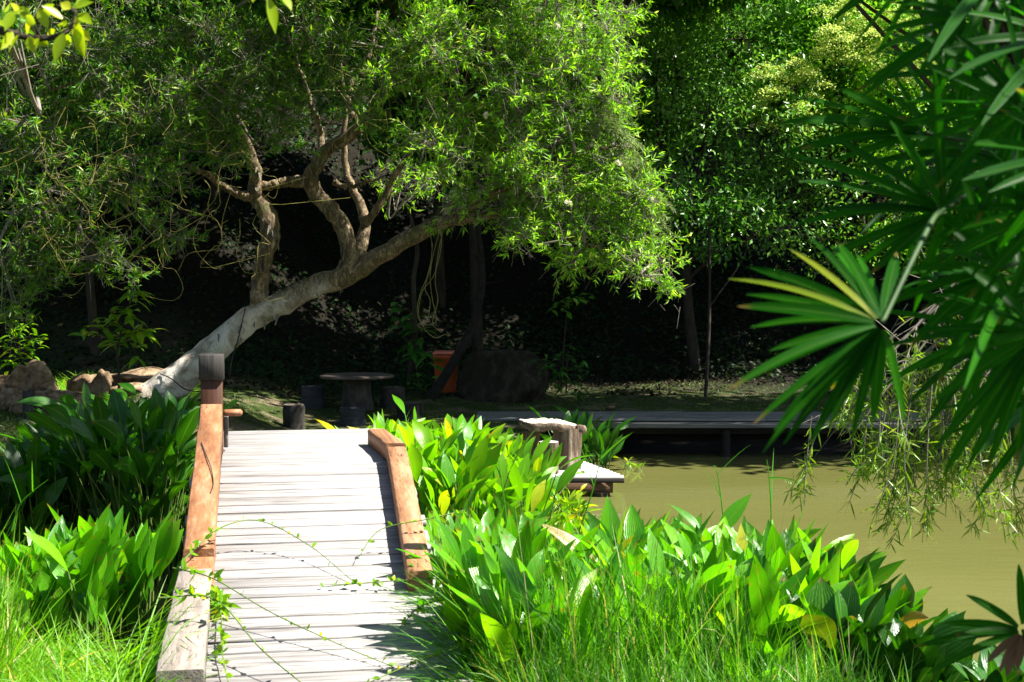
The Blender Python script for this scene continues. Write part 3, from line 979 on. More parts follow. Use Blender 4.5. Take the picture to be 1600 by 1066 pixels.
# peeling bark strips on the trunk
m = MB()
for q in range(46):
    li = rng.choice([0, 0, 1, 1, 3])
    j = rng.randint(6, 40)
    pnt = limb_pts[li][j]
    rr = px_path(limbs[li], 60)[1][j]
    d = nrm(np.array([rng.normal(), -abs(rng.normal()) - .4, rng.normal() * .6]))
    b0 = pnt + d * rr * .98
    m.blades(b0[None], nrm(np.array([rng.normal() * .4, -.3, -1]))[None], d[None], rng.uniform(.08, .25, 1), rng.uniform(.03, .07, 1), [1, .9, .7, .3], -.05, .3)
m.build('peeling_bark', M['bark_pale'], tree)

# crown clumps: px, py, Y, half width px, half height px, depth m, density
blobs_r = [
    (880, 60, 26, 130, 90, 1.2, 1.2), (750, 50, 26, 140, 90, 1.3, 1.1), (930, 160, 26, 75, 80, 1.0, 1.0), (810, 180, 26, 130, 90, 1.2, 1.2),
    (960, 285, 25.6, 75, 70, .9, .9), (870, 290, 25.8, 120, 85, 1.1, 1.2), (1000, 390, 25.3, 62, 62, .8, 1.1), (915, 375, 25.5, 100, 55, .9, 1.2),
    (700, 220, 25.3, 100, 90, .7, .8), (660, 90, 25.2, 120, 90, .8, .9), (740, 310, 26.2, 80, 50, .9, .6), (990, 330, 25.4, 65, 55, .8, 1.0),
    (850, 130, 25.5, 110, 90, 1.0, 1.0), (960, 60, 26.3, 60, 80, 1.0, .7), (830, 360, 25.7, 70, 45, .8, .8), (1035, 430, 25.2, 30, 30, .5, .8),
    (640, 300, 27.4, 60, 70, .8, .3), (780, 250, 25.4, 100, 70, .9, .8),
    (880, -90, 26, 180, 100, 1.6, .9), (620, -90, 25, 180, 100, 1.0, .9),
]
blobs_l = [
    (120, 120, 24.3, 130, 80, 1.1, 1.0), (40, 210, 24, 90, 80, 1.0, 1.0), (230, 170, 24.6, 120, 80, 1.1, 1.0), (340, 90, 25.2, 120, 90, 1.2, .9),
    (310, 210, 25.2, 100, 70, 1.0, .9), (90, 300, 24, 110, 80, 1.0, .9), (220, 290, 24.6, 100, 70, .9, .8), (130, 390, 24, 90, 55, .7, .55),
    (40, 380, 24, 70, 80, .8, .7), (430, 110, 25.0, 110, 90, .8, .9), (500, 50, 25.1, 110, 90, .8, 1.0), (560, 150, 25.4, 80, 80, .7, .6),
    (430, 205, 25.4, 60, 45, .5, .4), (345, 240, 25.2, 65, 45, .6, .5), (240, 370, 24.8, 60, 40, .5, .35), (200, 40, 24.8, 130, 70, 1.2, .9),
    (20, 70, 24, 100, 80, 1.2, .9), (240, -80, 24.5, 200, 100, 1.8, .9), (0, -60, 23.5, 160, 90, 1.6, .9), (-90, 200, 23.6, 90, 120, 1.3, .8),
    (-80, 360, 23.6, 70, 80, 1.0, .6), (470, -80, 25, 130, 90, 1.0, .8),
    (60, 425, 24, 85, 40, .6, .6), (165, 425, 24.2, 80, 35, .6, .5), (20, 470, 23.8, 50, 40, .5, .5),
    (-.6, 23.3, 9.1, 1.3, 1.0, .7, .8), (-1.9, 22.4, 9.0, 1.3, 1.0, .7, .8), (-3.2, 23.2, 9.0, 1.3, 1.0, .7, .8), (-.2, 24.6, 9.2, 1.2, .9, .7, .7),  # unseen clumps above the view, added to shade the left bank
]
def crown(blobs, mat, twigmat, name, parent, LPts, leafL=(.10, .17), leafW=.026, per=60, droop=.0, world=False, leaves=11, deadtw=.8, cone=(.45, 1.15)):
    lm = MB(); tm = MB()
    for bl in blobs:
        world = bl[1] < 24 and bl[2] < 12
        if world:
            c = np.array(bl[:3]); R = np.array(bl[3:6]); dens = bl[6]
        else:
            c = at(bl[0], bl[1], bl[2]); k = bl[2] / 2300
            R = np.array([bl[3] * k, bl[5], bl[4] * k]); dens = bl[6]
        # branch from the nearest limb to the clump
        d = np.linalg.norm(LPts - c, axis=1)
        s0 = LPts[d.argmin()]
        mid = (s0 + c) / 2 + rng.normal(size=3) * .25
        br = spline([s0, mid, c], 14)
        tm.tube(br, np.linspace(.035, .012, 14), 5, .05)
        nt = int(per * dens * (R[0] * R[2]) ** .5 * (R[0] * R[2]) ** .5 / .9 + 12)
        # sub clumps make the outline uneven
        ns = max(4, nt // 14)
        sc = rdir(ns) * rng.uniform(.25, 1.0, (ns, 1)) ** .6 * R * .85 + c
        hub = sc[rng.randint(0, ns, nt)]
        P = hub + rdir(nt) * rng.uniform(0, 1, (nt, 1)) ** .5 * np.minimum(R, .62)
        tm.sticks(np.repeat(br[9][None], ns, 0), sc, .014, .007)
        dirv = nrm((P - c) / R * .6 + nrm(P - hub) + np.array([0, 0, .25 - droop]) + rng.normal(size=(nt, 3)) * .3)
        tm.sticks(hub, P, .006, .003)
        # dead bare twigs
        nd = int(nt * deadtw)
        q0 = hub[rng.randint(0, nt, nd)] + rng.normal(size=(nd, 3)) * .15
        q1 = q0 + nrm(rng.normal(size=(nd, 3)) + [0, -.2, -.5]) * rng.uniform(.15, .5, (nd, 1))
        tm.sticks(q0, q1, .0045, .002)
        # rosettes of narrow leaves at the twig ends
        nl = leaves
        Pr = np.repeat(P, nl, 0) - np.repeat(dirv, nl, 0) * rng.uniform(0, 1, (nt * nl, 1)) ** 1.5 * .34
        D0 = np.repeat(dirv, nl, 0)
        side = nrm(np.cross(D0, rdir(nt * nl)))
        an = rng.uniform(cone[0], cone[1], (nt * nl, 1))
        D = nrm(D0 * np.cos(an) + side * np.sin(an) + np.array([0, 0, -droop]))
        N = nrm(D0 + rng.normal(size=D0.shape) * .35)
        L = rng.uniform(leafL[0], leafL[1], nt * nl)
        lm.diamonds(Pr, D, N, L, leafW * rng.uniform(.8, 1.25, nt * nl), .2, .45)
    lm.build(name, mat, parent)
    tm.build(name + '_twigs', twigmat, parent)


crown(blobs_r, M['paperleaf_lit'], M['grey_twig'], 'crown', tree, LP, (.10, .175), .029, per=165, droop=.12, deadtw=1.2)
crown(blobs_l, M['paperleaf'], M['grey_twig'], 'shaded_crown', tree, LP, (.11, .19), .032, per=135, droop=.05, deadtw=1.1)  # left half keeps the darker leaf colour, shade put into the tone

# feathery drooping sprays at the right edge of the crown
m = MB(); tw = MB()
for (px, py) in [(970, 190), (985, 215), (1000, 245), (1010, 265), (1020, 290), (960, 215), (940, 205), (1030, 310), (1000, 300), (985, 250), (975, 275), (1035, 335)]:
    s0 = at(px - 40, py - 10, 25.5)
    for q in range(5):
        e = s0 + np.array([rng.uniform(.35, .7), rng.normal() * .25, rng.uniform(-.5, .05)])
        mid = (s0 + e) / 2 + np.array([0, 0, .15])
        pp = spline([s0, mid, e], 26)
        tw.tube(pp, np.linspace(.006, .002, 26), 4, 0, False)
        P = np.repeat(pp[4:], 5, 0)
        D = nrm(np.repeat(np.gradient(pp, axis=0)[4:], 5, 0) * 12 + rng.normal(size=P.shape) * .8 + [0, 0, -.4])
        m.diamonds(P, D, rdir(len(P)), rng.uniform(.06, .12, len(P)), .010)
m.build('feathery_sprays', leaf_mat('feathery_leaf', [(0, (.14, .24, .05)), (1, (.25, .33, .11))], (1.2, 1.2, .6), .4, .5), tree)
tw.build('feathery_twigs', M['grey_twig'], tree)

# pale flowers dotted in the crown
m = MB()
for (px, py) in [(905, 40), (966, 255), (1016, 310), (888, 316), (841, 15), (760, 180), (870, 40), (570, 155)]:
    c = at(px, py, 24.9)
    d = rdir(40)
    m.diamonds(np.repeat(c[None], 40, 0), d, rdir(40), .075, .02)
m.build('flowers', leaf_mat('cream_flower', [(0, (.6, .58, .42)), (1, (.75, .72, .58))], (1, 1, .9), .3, .6), tree)


def threads(paths, r, mat, name, sides=5):
    m = MB()
    for p in paths:
        m.tube(p, np.full(len(p), r), sides, 0, False)
    return m.build(name, mat)


# yellow threads of a climber over the left half of the crown
pp = []
for q in range(60):
    x0 = rng.choice([rng.uniform(60, 300), rng.uniform(0, 420)]); y0 = rng.uniform(120, 360)
    Y = 23.2 + rng.uniform(-.4, .5)
    rows = [at(x0, y0, Y)]
    x, y = x0, y0
    for j in range(rng.randint(4, 8)):
        x += rng.normal() * 16; y += rng.uniform(-6, 34)
        rows.append(at(x, min(y, 470), Y + rng.normal() * .1))
    if rng.rand() < .5:
        rows.append(at(x + rng.normal() * 40, y - rng.uniform(5, 30), Y))
    pp.append(spline(rows, 22))
o = threads(pp, .0034, M['vine'], 'climbing_vine', 4)
tag(o, 'thread-like yellow vine tangled through the left half of the tree crown', 'vine')
pp = []
for q in range(26):
    x0 = rng.uniform(520, 760); y0 = rng.uniform(0, 200)
    Y = 25.0 + rng.uniform(-.4, .4)
    rows = [at(x0, y0, Y)]
    x, y = x0, y0
    for j in range(5):
        x += rng.normal() * 24; y += rng.uniform(-6, 34)
        rows.append(at(x, y, Y + rng.normal() * .1))
    pp.append(spline(rows, 22))
o = threads(pp, .0034, M['vine'], 'climbing_vine', 4)
tag(o, 'brownish vine threads draped over the middle of the tree crown', 'vine')

# the long looped vine hanging over the bin
def pv(rows, n=40, Y=26.0): return spline([at(a_, b_, Y) for a_, b_ in rows], n)
loops = [pv([(690, 355), (680, 385), (672, 430), (676, 470), (682, 500), (668, 508), (655, 500), (652, 480), (658, 455), (668, 430), (675, 395), (672, 360)]),
         pv([(685, 350), (690, 380), (678, 430), (660, 455), (654, 490), (664, 515), (680, 528), (694, 523), (703, 524), (698, 519)]),
         pv([(676, 380), (672, 420), (664, 450), (672, 470), (668, 500), (660, 510)]), pv([(692, 360), (684, 400), (680, 440), (684, 470), (676, 505), (690, 520)])]
M['old_vine'] = noise_mat('old_vine', [(.3, (.11, .10, .035)), (.7, (.24, .21, .08))], 6, .8, 0)
o = threads(loops, .007, M['old_vine'], 'hanging_vine', 6)
tag(o, 'looped pale yellow vine hanging from the leaning trunk above the orange bin', 'vine')

# dark cord tied round the leaning trunk
def on_trunk(rows, n=30, Y=26.62): return spline([at(a_, b_, Y + (.12 if i in (0,) else 0)) for i, (a_, b_) in enumerate(rows)], n)
o = threads([on_trunk([(383, 482), (378, 505), (372, 530), (362, 562), (358, 590)]), on_trunk([(250, 584), (268, 592), (284, 605), (300, 611), (330, 613)])], .012, M['black'], 'cord', 6)
tag(o, 'dark cord tied around the pale leaning trunk', 'cord')


# ------------------------------------------------------------------ forest behind
def forest_tree(name, label, base, trunk_top, r, blobs, mat, leaf=(.16, .26), wid=.5, n=300, barkm='bark_dark', group=None, blossom=None, droop=.1, high=False):
    base = np.array(base, float)
    t = thing(name, label, 'tree', tuple(base), group)
    top = np.array(trunk_top, float)
    midp = (base + top) / 2 + rng.normal(size=3) * .15
    pts = spline([base - [0, 0, .2], midp, top], 16)
    tm = MB(); tm.tube(pts, np.linspace(r, r * .5, 16), 10, .08)
    lm = MB(); bm_ = MB(); hasb = False
    for bl in blobs:
        c = np.array(bl[:3]); R = np.array(bl[3:6]); dens = bl[6] if len(bl) > 6 else 1
        s0 = pts[15] if high else pts[rng.randint(8, 16)]
        br = spline([s0, (s0 + c) / 2 + rng.normal(size=3) * .3 + ([0, 0, .6] if high else [0, 0, 0]), c], 10)
        tm.tube(br, np.linspace(r * .35, r * .1, 10), 6, .05)
        ns = int(11 + 8 * dens)
        sc = c + rdir(ns) * rng.uniform(.2, 1, (ns, 1)) ** .5 * R
        tm.sticks(np.repeat(c[None], ns, 0), sc, r * .09, r * .04)
        nn = int(n * dens * (R[0] * R[2] + R[0] * R[1]))
        hub = sc[rng.randint(0, ns, nn)]
        P = hub + rng.normal(size=(nn, 3)) * np.minimum(R * .2, .42) * rng.uniform(.5, 1.5, (nn, 1))
        out = nrm((P - c) / R)
        D = nrm(out * .5 + rng.normal(size=(nn, 3)) * .8 + [0, 0, -droop])
        N = nrm(np.array([0, 0, 1.]) + rng.normal(size=(nn, 3)) * .55)
        L = rng.uniform(leaf[0], leaf[1], nn)
        lm.diamonds(P, D, N, L, L * wid, .18, .48)
    if blossom:
        for c in blossom:
            c = np.array(c)
            for q in range(6):
                cc = c + rng.normal(size=3) * np.array([.34, .3, .26])
                k = 130
                q_ = rng.normal(size=(k, 2)) * .15
                P = cc + np.column_stack([q_, rng.normal(size=k) * .035 - 1.3 * (q_ ** 2).sum(1)])
                bm_.diamonds(P, nrm(rng.normal(size=(k, 3)) * [1, 1, .6]), nrm(np.array([0, 0, 1.]) + rng.normal(size=(k, 3)) * .5), rng.uniform(.05, .09, k), .04)
                hasb = True
    tm.build('trunk', M[barkm], t, True)
    lm.build('crown', M[mat], t)
    if hasb: bm_.build('blossom', M['blossom'], t)
    return t


def B(px, py, Y, rx, ry, dep, dens=1.0):
    c = at(px, py, Y); k = Y / 2300
    return (c[0], c[1], c[2], rx * k, dep, ry * k, dens)


def gp(px, Y):
    x = (px - 800) / 2300 * Y
    return (x, Y, gz(x, Y))


forest_tree('broadleaf_tree', 'dense dark glossy tree just right of the paperbark crown', gp(1090, 37.5), at(1080, 330, 37.5), .16,
            [B(1060, 120, 37, 110, 110, 1.5), B(1160, 60, 37, 110, 90, 1.5), B(1080, 280, 36.8, 110, 80, 1.4), B(1190, 210, 37, 110, 100, 1.5), B(1140, 340, 36.8, 130, 60, 1.2), B(1040, 10, 37.5, 110, 90, 1.6), B(1200, -60, 37.5, 160, 80, 2), B(1250, 300, 37, 90, 90, 1.3), B(1110, 180, 36.2, 90, 80, 1.0)], 'glossyleaf', (.09, .2), .42, 420)
forest_tree('flowering_tree', 'bright green tree carrying flat yellow-green flower heads behind the fan palm', gp(1370, 38.5), at(1340, 260, 38), .15,
            [B(1320, 90, 38, 110, 90, 1.5, 1.1), B(1420, 60, 38, 110, 90, 1.5, 1.1), B(1240, 140, 37.4, 70, 70, 1.0, .9), B(1390, 200, 38, 120, 90, 1.5), B(1300, 260, 38, 90, 80, 1.3), B(1300, -40, 38.5, 160, 70, 1.8), B(1500, 120, 39, 120, 130, 1.8), B(1480, 320, 39, 130, 110, 1.6), B(1350, 390, 38.5, 120, 60, 1.2, .8)], 'flowerleaf', (.09, .18), .42, 420,
            blossom=[at(px, py, 36.6) for px, py in [(1295, 10), (1345, 8), (1320, 58), (1365, 55), (1355, 48), (1200, 108), (1222, 112), (1258, 122), (1340, 70), (1310, 70), (1375, 105), (1425, 95), (1440, 18), (1400, 25), (1205, 190), (1245, 175), (1180, 160)]])
forest_tree('understorey_tree', 'slim pale-stemmed tree rising from the dark bank right of the boulder', gp(1103, 33.5), at(1108, 330, 33.8), .05,
            [B(1080, 300, 34, 60, 50, .7, .7), B(1150, 330, 34, 70, 40, .8, .7), B(1120, 390, 33.8, 70, 30, .6, .4)], 'darkleaf', (.14, .22), .5, 240, 'bark_dark')
forest_tree('understorey_tree', 'dark leafy tree filling the gap behind the top left of the paperbark crown', gp(150, 33.5), at(170, 220, 33), .12,
            [B(60, 120, 32.5, 110, 90, 1.2), B(190, 110, 32.5, 110, 90, 1.2), B(330, 130, 33, 110, 90, 1.2), B(450, 120, 33.5, 110, 90, 1.2), B(570, 130, 34, 110, 90, 1.2), B(100, 260, 32.5, 120, 70, 1.1), B(240, 240, 32.8, 100, 60, 1.1), B(20, 40, 32.5, 110, 80, 1.2), B(260, 30, 33, 130, 70, 1.3), B(480, 30, 34, 130, 70, 1.3)], 'darkleaf', (.14, .24), .42, 190)
# upper slope: three ranks of forest trees that keep the slope in shade
fl = ['tall dark forest tree on the slope behind the paperbark crown', 'dark forest tree at the far left of the slope', 'shadowed tree behind the middle of the paperbark crown',
      'dark tree behind the flowering tree', 'tall tree at the right edge of the slope behind the palm', 'tree high on the slope above the boulder']
spots = [(-14, 39, 10), (-8, 40, 10.5), (-2, 41, 11), (4, 42, 11), (10, 41.5, 11), (16, 40, 11), (-11, 47, 15), (-4, 49, 16), (3, 50, 16), (10, 49, 16), (17, 47, 15), (23, 44, 13), (-20, 42, 12), (-17, 34, 9), (22, 38, 10.5), (18, 35, 10)]
flab = ['forest tree with dark crown at the left of the slope', 'forest tree with dark crown behind the top of the paperbark', 'forest tree on the slope straight above the picnic table', 'forest tree on the slope above the dark boulder',
        'forest tree on the slope behind the glossy tree', 'forest tree on the slope behind the fan palm', 'high forest tree in the back rank far left', 'high forest tree in the back rank behind the twisting limbs',
        'high forest tree in the back rank above the orange bin', 'high forest tree in the back rank behind the flowering tree', 'high forest tree in the back rank at the right', 'edge forest tree at the far right of the slope',
        'edge forest tree at the far left of the slope', 'forest tree at the left edge behind the garden rocks', 'forest tree at the right end of the boardwalk', 'bank tree above the right end of the boardwalk']
for i, ((x, y, h), lab) in enumerate(zip(spots, flab)):
    z = gz(x, y)
    top = (x + rng.normal() * .4, y + rng.normal() * .4, z + h * .62)
    bl = []
    for q in range(15):
        a_ = q * 2.4 + rng.uniform(0, .6)
        rr = rng.uniform(.4, 3.6)
        bl.append((x + rr * math.cos(a_), y + rr * math.sin(a_) * .9, z + h * rng.uniform(.42, .97), rng.uniform(1.6, 2.4), rng.uniform(1.6, 2.3), rng.uniform(1.0, 1.5), .8))
    forest_tree('forest_tree', lab, (x, y, z), top, .17, bl, 'darkleaf' if i % 3 else 'midleaf', (.24, .40), .55, 165, group='trees of the wooded slope')

# leaning dark dead trunk in front of the bin
m = MB()
pts, rad = px_path([(672, 622, 31.5, 18), (690, 597, 31.5, 16), (712, 560, 31.5, 15), (738, 510, 31.6, 13), (752, 450, 31.8, 12), (752, 400, 32, 10), (748, 350, 32.2, 8), (755, 300, 32.4, 6)], 30)
m.tube(pts, rad, 10, .1)
q0 = pts[[14, 17, 20, 22, 24]]; q1 = q0 + rng.normal(size=(5, 3)) * .5 + [0, 0, .5]
m.sticks(q0, q1, .02, .006)
M['char'] = noise_mat('black_bark', [(.3, (.008, .007, .006)), (.7, (.03, .025, .02))], 8, .95, .7)
tag(m.build('dead_trunk', M['char'], smooth=True), 'thin black bare trunk leaning across the front of the orange bin', 'tree')
m = MB(); pts, rad = px_path([(640, 600, 33, 10), (648, 520, 33, 9), (646, 440, 33, 8), (652, 390, 33, 7), (640, 330, 33, 5)], 24)
m.tube(pts, rad, 8, .1); tag(m.build('bare_stem', M['bark_dark'], smooth=True), 'slim dark bare stem behind the looped vine', 'tree')

# ivy and fallen leaves over the slope
n = 26000
X = rng.uniform(-17, 17, n); Y = rng.uniform(30.5, 47, n); Z = H(X, Y)
k = (Z > .7)
X, Y, Z = X[k], Y[k], Z[k]; n = len(X)
m = MB(); N = nrm(np.array([0, -.5, 1.]) + rng.normal(size=(n, 3)) * .4)
D = nrm(np.cross(N, rdir(n)))
L = rng.uniform(.06, .16, n)
m.diamonds(np.stack([X, Y, Z + rng.uniform(.01, .05, n)], -1), D, N, L, L * .5, .15)
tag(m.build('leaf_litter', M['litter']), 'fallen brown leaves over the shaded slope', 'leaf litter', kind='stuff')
n = 34000
cx_, cy_ = rng.uniform(-17, 17, 420), rng.uniform(31, 47, 420)
j = rng.randint(0, 420, n)
X = cx_[j] + rng.normal(size=n) * .6; Y = cy_[j] + rng.normal(size=n) * .5; Z = H(X, Y)
k = Y > np.interp(X, [-8, -4, -3, 0, 1, 20], [31, 33, 34.6, 34.8, 36.6, 36.8])
X, Y, Z = X[k], Y[k], Z[k]; n = len(X)
m = MB(); N = nrm(np.array([0, -.5, 1.]) + rng.normal(size=(n, 3)) * .5)
D = nrm(np.cross(N, rdir(n)))
L = rng.uniform(.09, .2, n)
m.diamonds(np.stack([X, Y, Z + rng.uniform(.02, .32, n)], -1), D, N, L, L * .6, .15)
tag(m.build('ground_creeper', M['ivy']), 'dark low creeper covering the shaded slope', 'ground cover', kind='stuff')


# ------------------------------------------------------------------ small plants
OVAL = [.10, .55, .86, 1.0, .98, .84, .58, .28, .02]
LANCE = [.12, .38, .66, .88, 1.0, .98, .86, .62, .32, .02]
BLADE = [1.0, .95, .82, .6, .32, .02]


def sapling(name, label, base, stem, whorls, mat, L, W, stemr=.02, cat='sapling'):
    """stem: list of points, whorls: (point index fraction, count)"""
    t = thing(name, label, cat, tuple(base))
    sm_ = MB(); lm = MB()
    p = spline(stem, 24)
    sm_.tube(p, np.linspace(stemr, stemr * .4, 24), 7, .03)
    for (c, cnt, spread) in whorls:
        c = np.array(c)
        s0 = p[np.linalg.norm(p - c, axis=1).argmin()]
        sm_.tube(spline([s0, (s0 + c) / 2 + [0, 0, .05], c], 8), np.linspace(stemr * .5, stemr * .25, 8), 5)
        a_ = rng.uniform(0, 6.28, cnt)
        D = np.stack([np.cos(a_), np.sin(a_), rng.uniform(-.35, .7, cnt)], -1)
        lm.blades(c + rng.normal(size=(cnt, 3)) * spread, D, nrm(np.array([0, 0, 1.]) + rng.normal(size=(cnt, 3)) * .25), L * rng.uniform(.7, 1.15, cnt), W * rng.uniform(.8, 1.15, cnt), OVAL, .45, .2)
    sm_.build('stem', M['bark_dark'], t, True)
    lm.build('foliage', M[mat], t, True)
    return t


Ys = 25.6
sapling('sapling', 'young broadleaved sapling standing between the rocks and leaning trunk', at(185, 640, Ys), [at(185, 640, Ys), at(186, 590, Ys), at(184, 540, Ys), at(200, 490, Ys), at(208, 456, Ys)],
        [(at(208, 456, Ys), 9, .03), (at(212, 470, Ys), 8, .05), (at(188, 484, Ys), 8, .05), (at(205, 492, Ys), 8, .06), (at(178, 506, Ys), 9, .06), (at(160, 514, Ys), 8, .06), (at(135, 520, Ys), 7, .05), (at(215, 520, Ys), 10, .06), (at(200, 530, Ys), 10, .08), (at(225, 512, Ys), 6, .05), (at(180, 532, Ys), 8, .06), (at(212, 560, Ys), 6, .1)], 'small', .34, .12, .03)
Ys = 26.6
sapling('leafy_shrub', 'sunlit light green shrub with arching sprigs above the left rocks', at(30, 590, Ys), [at(30, 590, Ys), at(30, 555, Ys), at(28, 520, Ys)],
        [(at(px, py, Ys), 7, .06) for px, py in [(12, 515), (22, 520), (32, 512), (45, 506), (55, 530), (65, 532), (38, 540), (20, 545), (8, 540), (28, 560), (50, 555), (10, 570)]], 'small', .22, .075, .015, 'shrub')
Ys = 32.0
sapling('sapling', 'thin pale-stemmed sapling with few leaves right of the boulder', at(884, 600, Ys), [at(876, 610, Ys), at(879, 570, Ys), at(882, 530, Ys), at(885, 490, Ys), at(882, 470, Ys)],
        [(at(px, py, Ys), 6, .06) for px, py in [(882, 470), (900, 470), (915, 466), (865, 478), (880, 485)]], 'midleaf', .24, .1, .018)
Ys = 32.0
sapling('shrub', 'dark shrub growing against the right side of the boulder', at(885, 610, Ys), [at(885, 615, Ys), at(885, 580, Ys), at(888, 555, Ys)],
        [(at(px, py, Ys + rng.normal() * .2), 10, .1) for px, py in [(870, 560), (885, 550), (900, 565), (878, 580), (895, 590), (862, 575), (880, 605), (915, 580), (868, 600), (905, 610), (850, 560)]], 'darkleaf', .24, .08, .02, 'shrub')
Ys = 32.8
sapling('climber', 'large-leaved dark climber on a stem left of the orange bin', at(655, 600, Ys), [at(655, 612, Ys), at(650, 560, Ys), at(645, 510, Ys), at(640, 485, Ys)],
        [(at(px, py, Ys + rng.normal() * .2), 6, .08) for px, py in [(630, 488), (645, 500), (638, 515), (655, 520), (648, 540), (640, 555), (660, 550), (655, 575), (662, 592), (628, 505), (668, 565), (650, 600)]], 'darkleaf', .34, .15, .02, 'climber')


def clump(name, label, pts, heights, mat, bl, bw_, lean=.35, stalk=True, per=7, face=None, prof=LANCE, cat='plant', sag=(.05, .35), group=None, parts=True):
    """bed of long-stalked broad upright leaves: pts (n,2) crown positions, heights of the leaf tips above the ground"""
    pts = np.asarray(pts); n = len(pts)
    c = pts.mean(0)
    t = thing(name, label, cat, (float(c[0]), float(c[1]), max(float(H(c[0], c[1])), -.05)), group)
    gzv = np.maximum(H(pts[:, 0], pts[:, 1]), -.05)
    N0 = n * per
    base = np.repeat(np.column_stack([pts, gzv]), per, 0) + rng.normal(size=(N0, 3)) * [.05, .05, 0]
    hh = np.repeat(heights, per) * rng.uniform(.62, 1.0, N0)
    a_ = rng.uniform(0, 6.28, N0)
    ln = np.abs(rng.normal(size=N0)) * lean * .8 + .05
    dh = np.stack([np.cos(a_) * ln, np.sin(a_) * ln, np.ones(N0)], -1)
    L = bl * rng.uniform(.72, 1.12, N0)
    L = np.minimum(L, hh * .85)
    D = nrm(dh)
    stemlen = np.maximum(hh / D[:, 2] - L * .95, .05)
    s0 = base
    s1 = base + nrm(dh * [.7, .7, 1]) * stemlen[:, None]
    D2 = nrm(dh * [1.5, 1.5, 1] + rng.normal(size=(N0, 3)) * .12)
    # upper face turned outwards / upwards, some turned at random
    Nn = nrm(np.stack([-np.cos(a_), -np.sin(a_), .35 * np.ones(N0)], -1) + rng.normal(size=(N0, 3)) * .55)
    lm = MB()
    lm.blades(s1, D2, Nn, L, bw_ * (L / bl) * rng.uniform(.82, 1.15, N0), prof, rng.uniform(sag[0], sag[1], N0), rng.uniform(.1, .4, N0), wave=.06,
              down=np.stack([np.cos(a_) * .6, np.sin(a_) * .6, -np.ones(N0) * .8], -1))
    lm.build('leaves', M[mat], t, True)
    if stalk:
        tm = MB(); tm.sticks(s0, s1, .011, .007); tm.build('stalks', M['greenstem'], t)
    return t


def bed(n, x0, x1, y0, y1, keep=None):
    P = np.column_stack([rng.uniform(x0, x1, n * 3), rng.uniform(y0, y1, n * 3)])
    if keep is not None: P = P[keep(P[:, 0], P[:, 1])]
    return P[:n]


def bridge_off(x, y):
    """signed distance from the bridge axis (right is positive)"""
    return (x - BO[0]) * math.cos(ang) + (y - BO[1]) * math.sin(ang)


# near right bed (leaf tips follow the outline in the photo)
def tipz(px): return np.interp(px, [600, 700, 800, 900, 1000, 1100, 1200, 1300, 1360, 1430, 1500, 1540], [850, 800, 800, 815, 790, 815, 820, 835, 900, 940, 975, 1010])


def near_bed(name, label, x0, x1, n, ya=8.2, yb=10.6, mat='broad', bl=.49, w=.118, per=13, scale=1.0, group=None):
    P = bed(n, x0, x1, ya, yb, lambda x, y: bridge_off(x, y) > .84)
    px = 800 + P[:, 0] / P[:, 1] * 2300
    tz_ = CAMZ - (tipz(px) - 445 + rng.uniform(-12, 110, len(P)) * np.clip((10.8 - P[:, 1]) / 1.5, .25, 1.2)) * P[:, 1] / 2300
    hh = np.clip(tz_ - np.maximum(H(P[:, 0], P[:, 1]), 0), .45, 2.1) * scale
    return clump(name, label, P, hh, mat, bl, w, .26, True, per, group=group)


near_bed('broadleaf_clump', 'bright broad-leaved clump leaning over the right bridge kerb', -.75, .15, 50, group='broad-leaved plants of the pond edge')
near_bed('broadleaf_clump', 'bright broad-leaved clump in the middle of the near bank before the open water', .15, 1.2, 66, group='broad-leaved plants of the pond edge')
near_bed('broadleaf_clump', 'broad-leaved clump at the near bank below the weeping branches', 1.2, 2.2, 54, group='broad-leaved plants of the pond edge')
near_bed('broadleaf_clump', 'low broad leaves scattered through the grass in front of the right bank', -.7, 1.5, 44, 7.2, 8.4, scale=.9, per=8, group='broad-leaved plants of the pond edge')
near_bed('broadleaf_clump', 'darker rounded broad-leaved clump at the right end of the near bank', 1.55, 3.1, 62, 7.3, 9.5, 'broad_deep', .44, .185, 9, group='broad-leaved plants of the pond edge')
# near left bed
P = bed(36, -3.05, -1.98, 8.5, 9.9, lambda x, y: bridge_off(x, y) < -1.0)
px = 800 + P[:, 0] / P[:, 1] * 2300
tz_ = CAMZ - (np.interp(px, [50, 120, 200, 270, 290], [830, 812, 792, 772, 790]) - 455 + rng.uniform(-5, 70, len(P))) * P[:, 1] / 2300
clump('broadleaf_clump', 'bright broad-leaved clump left of the grey lower bridge rail', P, np.clip(tz_ - np.maximum(H(P[:, 0], P[:, 1]), 0), .5, 2.0), 'broad', .52, .135, .2, True, 11, group='broad-leaved plants of the pond edge')
# bed left of the bridge; deeper leaf colour stands in for its shade
P = bed(150, -7.6, -3.3, 16.6, 20.8, lambda x, y: (bridge_off(x, y) < -.95) & ((800 + x / y * 2300) < 296))
px = 800 + P[:, 0] / P[:, 1] * 2300
tz_ = CAMZ - (np.interp(px, [-100, 0, 60, 130, 180, 310], [750, 725, 680, 640, 618, 622]) - 450 + rng.uniform(0, 1, len(P)) ** 2 * 130) * P[:, 1] / 2300
clump('broadleaf_clump', 'dark green broad-leaved clump in shade left of the orange handrail', P, np.clip(tz_, .5, 2.4), 'broad_deep', .62, .185, .40, True, 12, group='broad-leaved plants of the pond edge', sag=(.1, .5))
